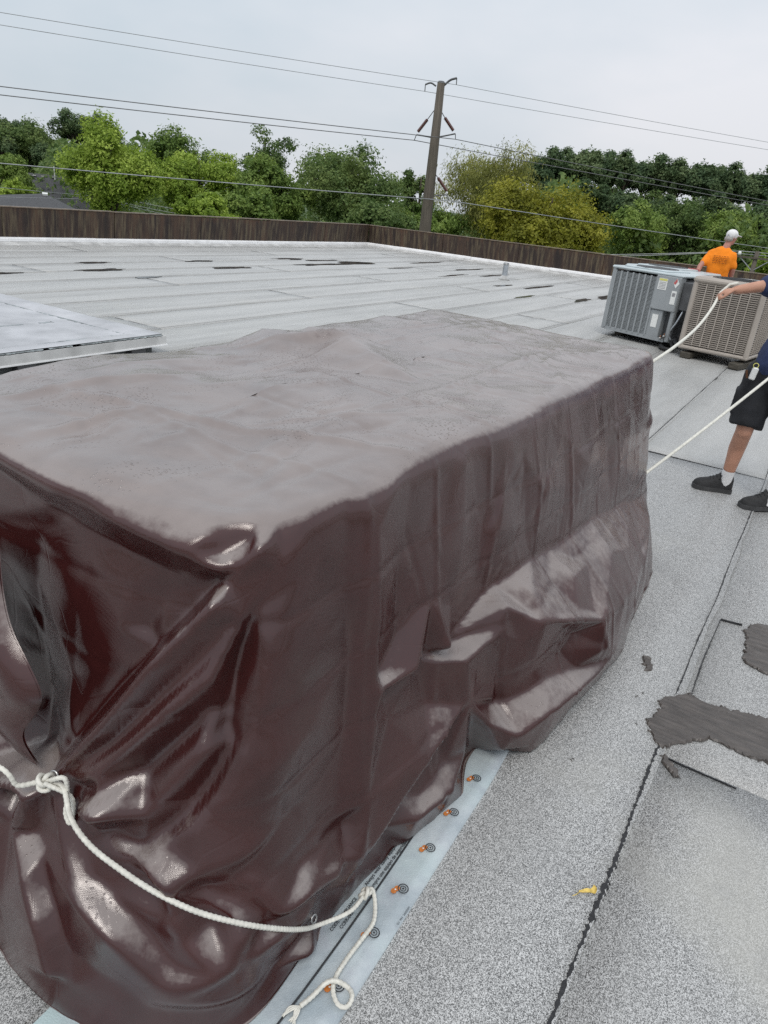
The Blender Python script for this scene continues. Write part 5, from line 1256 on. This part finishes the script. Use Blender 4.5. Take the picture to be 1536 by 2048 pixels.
# ================================================================== TREES
def crown_mesh(name, seed, rx, rz, nleaf, leaf, m, lobes=16, style='round', open_=0.):
    """leaf cards spread through many lobes of an uneven crown; origin at crown centre"""
    r = np.random.default_rng(seed); C = []; Rr = []
    for k in range(lobes):
        u = r.normal(size=3); u /= np.linalg.norm(u); q = r.uniform(.35, .82)
        if style == 'pine': u[2] = abs(u[2]) * .9 - .15; q = r.uniform(.3, .85)
        if style == 'upright' and u[2] < -.2: u[2] *= .7
        C.append(u * q * np.array([rx, rx, rz])); Rr.append(r.uniform(.26, .46) * min(rx, rz) * (1 if style != 'pine' else .8))
    C = np.array(C); Rr = np.array(Rr)
    if style == 'dome': C[:, 2] = np.abs(C[:, 2]) * 1.05 - .25 * rz
    w = Rr ** 2; w /= w.sum(); idx = r.choice(lobes, nleaf, p=w)
    u = r.normal(size=(nleaf, 3)); u /= np.linalg.norm(u, axis=1)[:, None]
    rad_ = r.uniform(.45, 1.0, nleaf) ** .45 * (1 + r.normal(0, .13, nleaf))
    # clump leaves into sprays
    spray = r.normal(size=(lobes * 26, 3)); spray /= np.linalg.norm(spray, axis=1)[:, None]
    si = idx * 26 + r.integers(0, 26, nleaf); u = u * .42 + spray[si]; u /= np.linalg.norm(u, axis=1)[:, None]
    rad_ *= (1 + .22 * np.sin(si * 12.9898))
    P = C[idx] + u * (Rr[idx] * rad_)[:, None] * np.array([1, 1, .85])
    if style == 'willow': P[:, 2] -= r.exponential(.12, nleaf) * rz
    if open_ > 0:
        keep = (np.sin(si * 78.233) * .5 + .5) > open_; P, u, nleaf = P[keep], u[keep], int(keep.sum())
    n = u + r.normal(0, .55, (nleaf, 3)) + np.array([0, 0, .35]); n /= np.linalg.norm(n, axis=1)[:, None]
    t = np.cross(n, r.normal(size=(nleaf, 3)));
    if style == 'willow': t = np.cross(n, np.cross(np.array([0, 0, 1.]), n) + r.normal(0, .25, (nleaf, 3)))
    t /= np.linalg.norm(t, axis=1)[:, None] + 1e-9; b = np.cross(n, t)
    L_ = leaf * r.uniform(.6, 1.35, nleaf)[:, None]; asp = .55 if style != 'willow' else .28
    V = np.stack([P - t * L_ * .5, P + b * L_ * asp * .5 + n * L_ * .08, P + t * L_ * .5, P - b * L_ * asp * .5 + n * L_ * .08], 1).reshape(-1, 3)
    F4 = np.arange(len(V)).reshape(-1, 4)
    return np_mesh(name, V, F4, M[m], False), C
def tree(name, label, x, y, ztop, zbot, width, seed, m, nleaf=9000, leaf=.30, style='round', lobes=18, open_=0., group='trees beyond the parapet', zg=-5.2, trunk_r=.2, mesh=None):
    rz = (ztop - zbot) / 2; cz = zbot + rz; rx = width / 2
    root = empty(name, (x, y, zg), label, 'tree', group)
    me, C = crown_mesh('crown', seed, rx / .98, rz / .98, int(nleaf * 2.1), leaf * .66, m, lobes, style, open_)
    co = link('crown', me, root, True); co.location = (0, 0, cz - zg)
    tb = MB(); r = random.Random(seed); th = cz - zg
    tb.tube(bez([(0, 0, 0), (r.uniform(-.15, .15), r.uniform(-.15, .15), th * .45), (r.uniform(-.2, .2), r.uniform(-.2, .2), th), (r.uniform(-.2, .2), r.uniform(-.2, .2), th + rz * .55)], 5), list(np.linspace(trunk_r, trunk_r * .25, 16)), 8)
    for c in C[:10]:
        s = th * r.uniform(.62, .95); tb.tube(bez([(0, 0, s), (c[0] * .35, c[1] * .35, s + (th + c[2] - s) * .5), (c[0] * .95, c[1] * .95, th + c[2] * .95)], 4), list(np.linspace(trunk_r * .42, trunk_r * .08, 9)), 6)
    tb.build('trunk', M['bark'], root, True, True)
    return root
T_ = [
 ('broadleaf_tree', 'big rounded bright green tree left of centre behind the houses', 28.7, 36.0, 4.45, -1.2, 4.9, 'lf_lime', 15000, .26, 'upright', 24, 0.),
 ('broadleaf_tree', 'taller dull green tree with reddish top behind the bright green one', 42.1, 45.5, 5.9, -1.0, 6.2, 'lf_green', 11000, .32, 'upright', 18, .08),
 ('broadleaf_tree', 'yellowish green tree right of the big bright green one', 37.8, 38.6, 4.2, -1.0, 5.9, 'lf_lime', 12000, .28, 'round', 20, 0.),
 ('broadleaf_tree', 'open dark tree with bare twigs rising above its neighbours', 51.4, 44.5, 6.2, 1.5, 5.6, 'lf_dark', 5200, .34, 'upright', 16, .30),
 ('broadleaf_tree', 'mid green tree below the open dark one', 39.7, 33.6, 3.7, -1.0, 5.4, 'lf_green', 11000, .28, 'round', 18, 0.),
 ('shrub', 'low bright green bush peeking over the left parapet', 25.4, 25.5, 1.55, -1.2, 3.9, 'lf_lime', 7000, .24, 'dome', 16, 0.),
 ('broadleaf_tree', 'wide dark green tree left of the tall power pole', 44.4, 30.7, 5.9, -1.5, 7.6, 'lf_dark', 15000, .30, 'upright', 24, .10),
 ('broadleaf_tree', 'small dark tree directly left behind the power pole', 57.4, 32.6, 5.3, -1.5, 3.9, 'lf_dark', 6000, .32, 'upright', 12, .1),
 ('willow_tree', 'tall olive willow with visible limbs right of the power pole', 52.8, 24.1, 6.6, -.8, 9.6, 'lf_olive', 17000, .36, 'willow', 28, .10),
 ('willow_tree', 'domed yellow willow, brightest of the trees', 45.1, 16.5, 4.35, -2.4, 9.0, 'lf_yellow', 21000, .30, 'dome', 30, 0.),
 ('shrub', 'small yellow bush at the foot of the yellow willow', 41.7, 14.0, .85, -1.0, 2.1, 'lf_yellow', 3000, .20, 'dome', 8, 0.),
 ('shrub', 'bright green bush in front of the far left house roof', 33.5, 52.2, .75, -2.2, 3.0, 'lf_lime', 3600, .26, 'dome', 10, 0.),
 ('broadleaf_tree', 'dark leafy tree cut by the left picture edge', 38.0, 61.1, 3.0, -2.5, 5.4, 'lf_green', 7000, .34, 'round', 14, 0.),
 ('broadleaf_tree', 'green tree left of the person in orange, before the pine wood', 72.8, 17.9, 3.9, -3.0, 6.5, 'lf_green', 7000, .40, 'round', 16, 0.),
 ('broadleaf_tree', 'green tree straight above the person in orange, before the pines', 78.4, 15.2, 5.2, -3.0, 6.8, 'lf_dark', 7000, .42, 'round', 16, 0.),
 ('broadleaf_tree', 'green tree right of the person in orange, before the pines', 77.1, 10.6, 4.6, -3.0, 6.2, 'lf_green', 7000, .42, 'round', 16, 0.),
 ('shrub', 'small green bush right of the cap of the person in orange', 59.8, 5.0, 1.9, -1.6, 3.2, 'lf_lime', 3000, .28, 'dome', 8, 0.),
 ('broadleaf_tree', 'dull green tree low between bright tree and wide dark tree', 34.0, 30.6, 1.9, -2.2, 6.2, 'lf_green', 9000, .28, 'round', 16, 0.),
 ('broadleaf_tree', 'low dark tree filling the gap under the wide dark one', 40.5, 26.3, 2.2, -2.5, 6.5, 'lf_dark', 9000, .30, 'round', 16, 0.),
 ('broadleaf_tree', 'far dull green tree filling the skyline at the left edge', 57.0, 88.5, 6.4, -3.0, 9.0, 'lf_dark', 7000, .50, 'round', 16, 0.),
 ('broadleaf_tree', 'far dark tree between the left edge and the tall pine', 62.5, 90.0, 6.0, -3.0, 9.0, 'lf_dark', 7000, .50, 'round', 16, 0.),
 ('broadleaf_tree', 'far dark tree right of the tall dark pine', 68.5, 84.0, 6.0, -3.0, 9.0, 'lf_dark', 7000, .50, 'round', 16, 0.),
 ('broadleaf_tree', 'low dark tree behind the foot of the power pole', 47.5, 25.2, 2.4, -2.5, 6.0, 'lf_green', 8000, .32, 'round', 14, 0.1),
]
for i, (nm, lb, x, y, zt, zb, w, m, nl, lf, st_, lo, op) in enumerate(T_):
    tree(nm, lb, x, y, zt, zb, w, 100 + i * 7, m, nl, lf, st_, lo, op, trunk_r=.10 if nm == 'shrub' else .22)
# pine wood at right: individual crowns sharing three built pines
protos = []
def pine(seed):
    root = empty('pine_tree', (0, 0, -6), 'pine', 'tree', 'pine wood behind the roof')
    r = random.Random(seed); rows = []
    me, C = crown_mesh('crown', seed, 3.4, 3.3, 15000, .30, 'lf_pine', 18, 'pine'); a = link('crown', me, root, True); a.location = (0, 0, 12.6)
    me, C2 = crown_mesh('lower_crown', seed + 1, 3.9, 5.4, 17000, .34, 'lf_dark', 18, 'round', 0.); b = link('lower_crown', me, root, True); b.location = (0, 0, 8.0)
    tb = MB(); tb.tube([(0, 0, 0), (.1, 0, 6), (0, .1, 13.5)], [.28, .22, .10], 8)
    for c in list(C[:7]) + list(C2[:5]):
        z = 12.6 if len(tb.v) < 200 else 8; tb.tube([(0, 0, z - 1.5), (c[0] * .6, c[1] * .6, z + c[2] * .5), (c[0], c[1], z + c[2])], [.09, .05, .02], 5)
    tb.build('trunk', M['bark'], root, True, True); return root
for k in range(3): protos.append(pine(500 + 11 * k))
used = [False] * 3
spots = [(88.6, 34.4, 8.9), (89.2, 32.6, 9.5), (96, 33.5, 10.0), (90.4, 29.2, 10.1), (98, 28.5, 10.2), (91.6, 25.0, 9.7), (99, 24.6, 9.9), (92.6, 21.1, 9.7), (93.0, 19.3, 9.3), (93.4, 17.2, 9.6), (99, 15.6, 9.4), (94.0, 13.5, 9.3), (94.3, 11.4, 9.0), (94.4, 9.6, 9.5), (94.6, 7.2, 9.3),
         (84, 22.5, 5.6), (85, 27.0, 6.2), (86, 13.2, 5.8), (85, 8.6, 5.8), (84, 31.0, 5.6), (86, 18.0, 5.2), (83, 36.0, 5.8), (84, 4.6, 6.5)]
def place_pine(i, x, y, zt, label, sc=1.):
    k = i % 3
    o = protos[k] if not used[k] else copy_tree(protos[k]); used[k] = True
    s = (zt + 6) / 15.6; o.location = (x, y, -6); o.rotation_euler = (0, 0, i * 2.1); o.scale = (s * sc, s * sc, s); o['label'] = label
ordn = ['first', 'second', 'third', 'fourth', 'fifth', 'sixth', 'seventh', 'eighth', 'ninth', 'tenth', 'eleventh', 'twelfth', 'thirteenth', 'fourteenth', 'fifteenth']
s1 = sorted(range(15), key=lambda q: -spots[q][1] / spots[q][0]); s2 = sorted(range(15, 23), key=lambda q: -spots[q][1] / spots[q][0])
for rank, q in enumerate(s1): place_pine(q, *spots[q], '%s pine from the left along the skyline of the right hand wood' % ordn[rank], .95)
for rank, q in enumerate(s2): place_pine(q, *spots[q], '%s shorter pine from the left below the skyline of the right hand wood' % ordn[rank], 1.15)
for i, (x, y, zt, lb) in enumerate([(62.3, 84.5, 8.3, 'tall dark pine rising left of the bright green tree'), (65.5, 83.0, 8.1, 'tall dark pine just behind the bright green tree'), (58.8, 93.0, 7.0, 'far pine at the left picture edge'), (61.5, 93.5, 6.6, 'far pine second from the left picture edge'), (66, 98, 7.0, 'far pine left behind the dark tall pine'), (58, 84, 4.5, 'lower far pine above the grey house ridge'), (63, 80, 4.0, 'lower far pine right of the grey house ridge'), (55, 88, 5.2, 'lower far pine by the left picture edge')]):
    place_pine(i + 40, x, y, zt, lb, 1.0)
# undergrowth closing the wood floor
me, _ = crown_mesh('undergrowth', 900, 1.0, 1.0, 34000, .42, 'lf_dark', 30, 'round')
n_ = len(me.vertices); co = np.empty(n_ * 3, np.float32); me.vertices.foreach_get('co', co); co = co.reshape(-1, 4, 3); r9 = np.random.default_rng(5); ctr = co.mean(1, keepdims=True); loc = (co - ctr)
az = r9.uniform(-.02, 1.08, len(co)); ds = r9.uniform(72, 104, len(co)); zz = -5.2 + r9.uniform(0, 1, len(co)) ** .75 * (7.5 + 2.2 * np.sin(az * 23) + 1.3 * np.sin(az * 61))
new = loc * 1.5 + np.stack([ds * np.cos(az), ds * np.sin(az), zz], -1)[:, None, :]; me.vertices.foreach_set('co', new.astype(np.float32).ravel()); me.update()
tag(link('undergrowth', me), 'dark undergrowth closing the floor of the wood behind the trees', 'undergrowth', None, 'stuff')

bpy.data.scenes.remove(TMP_SCENE)
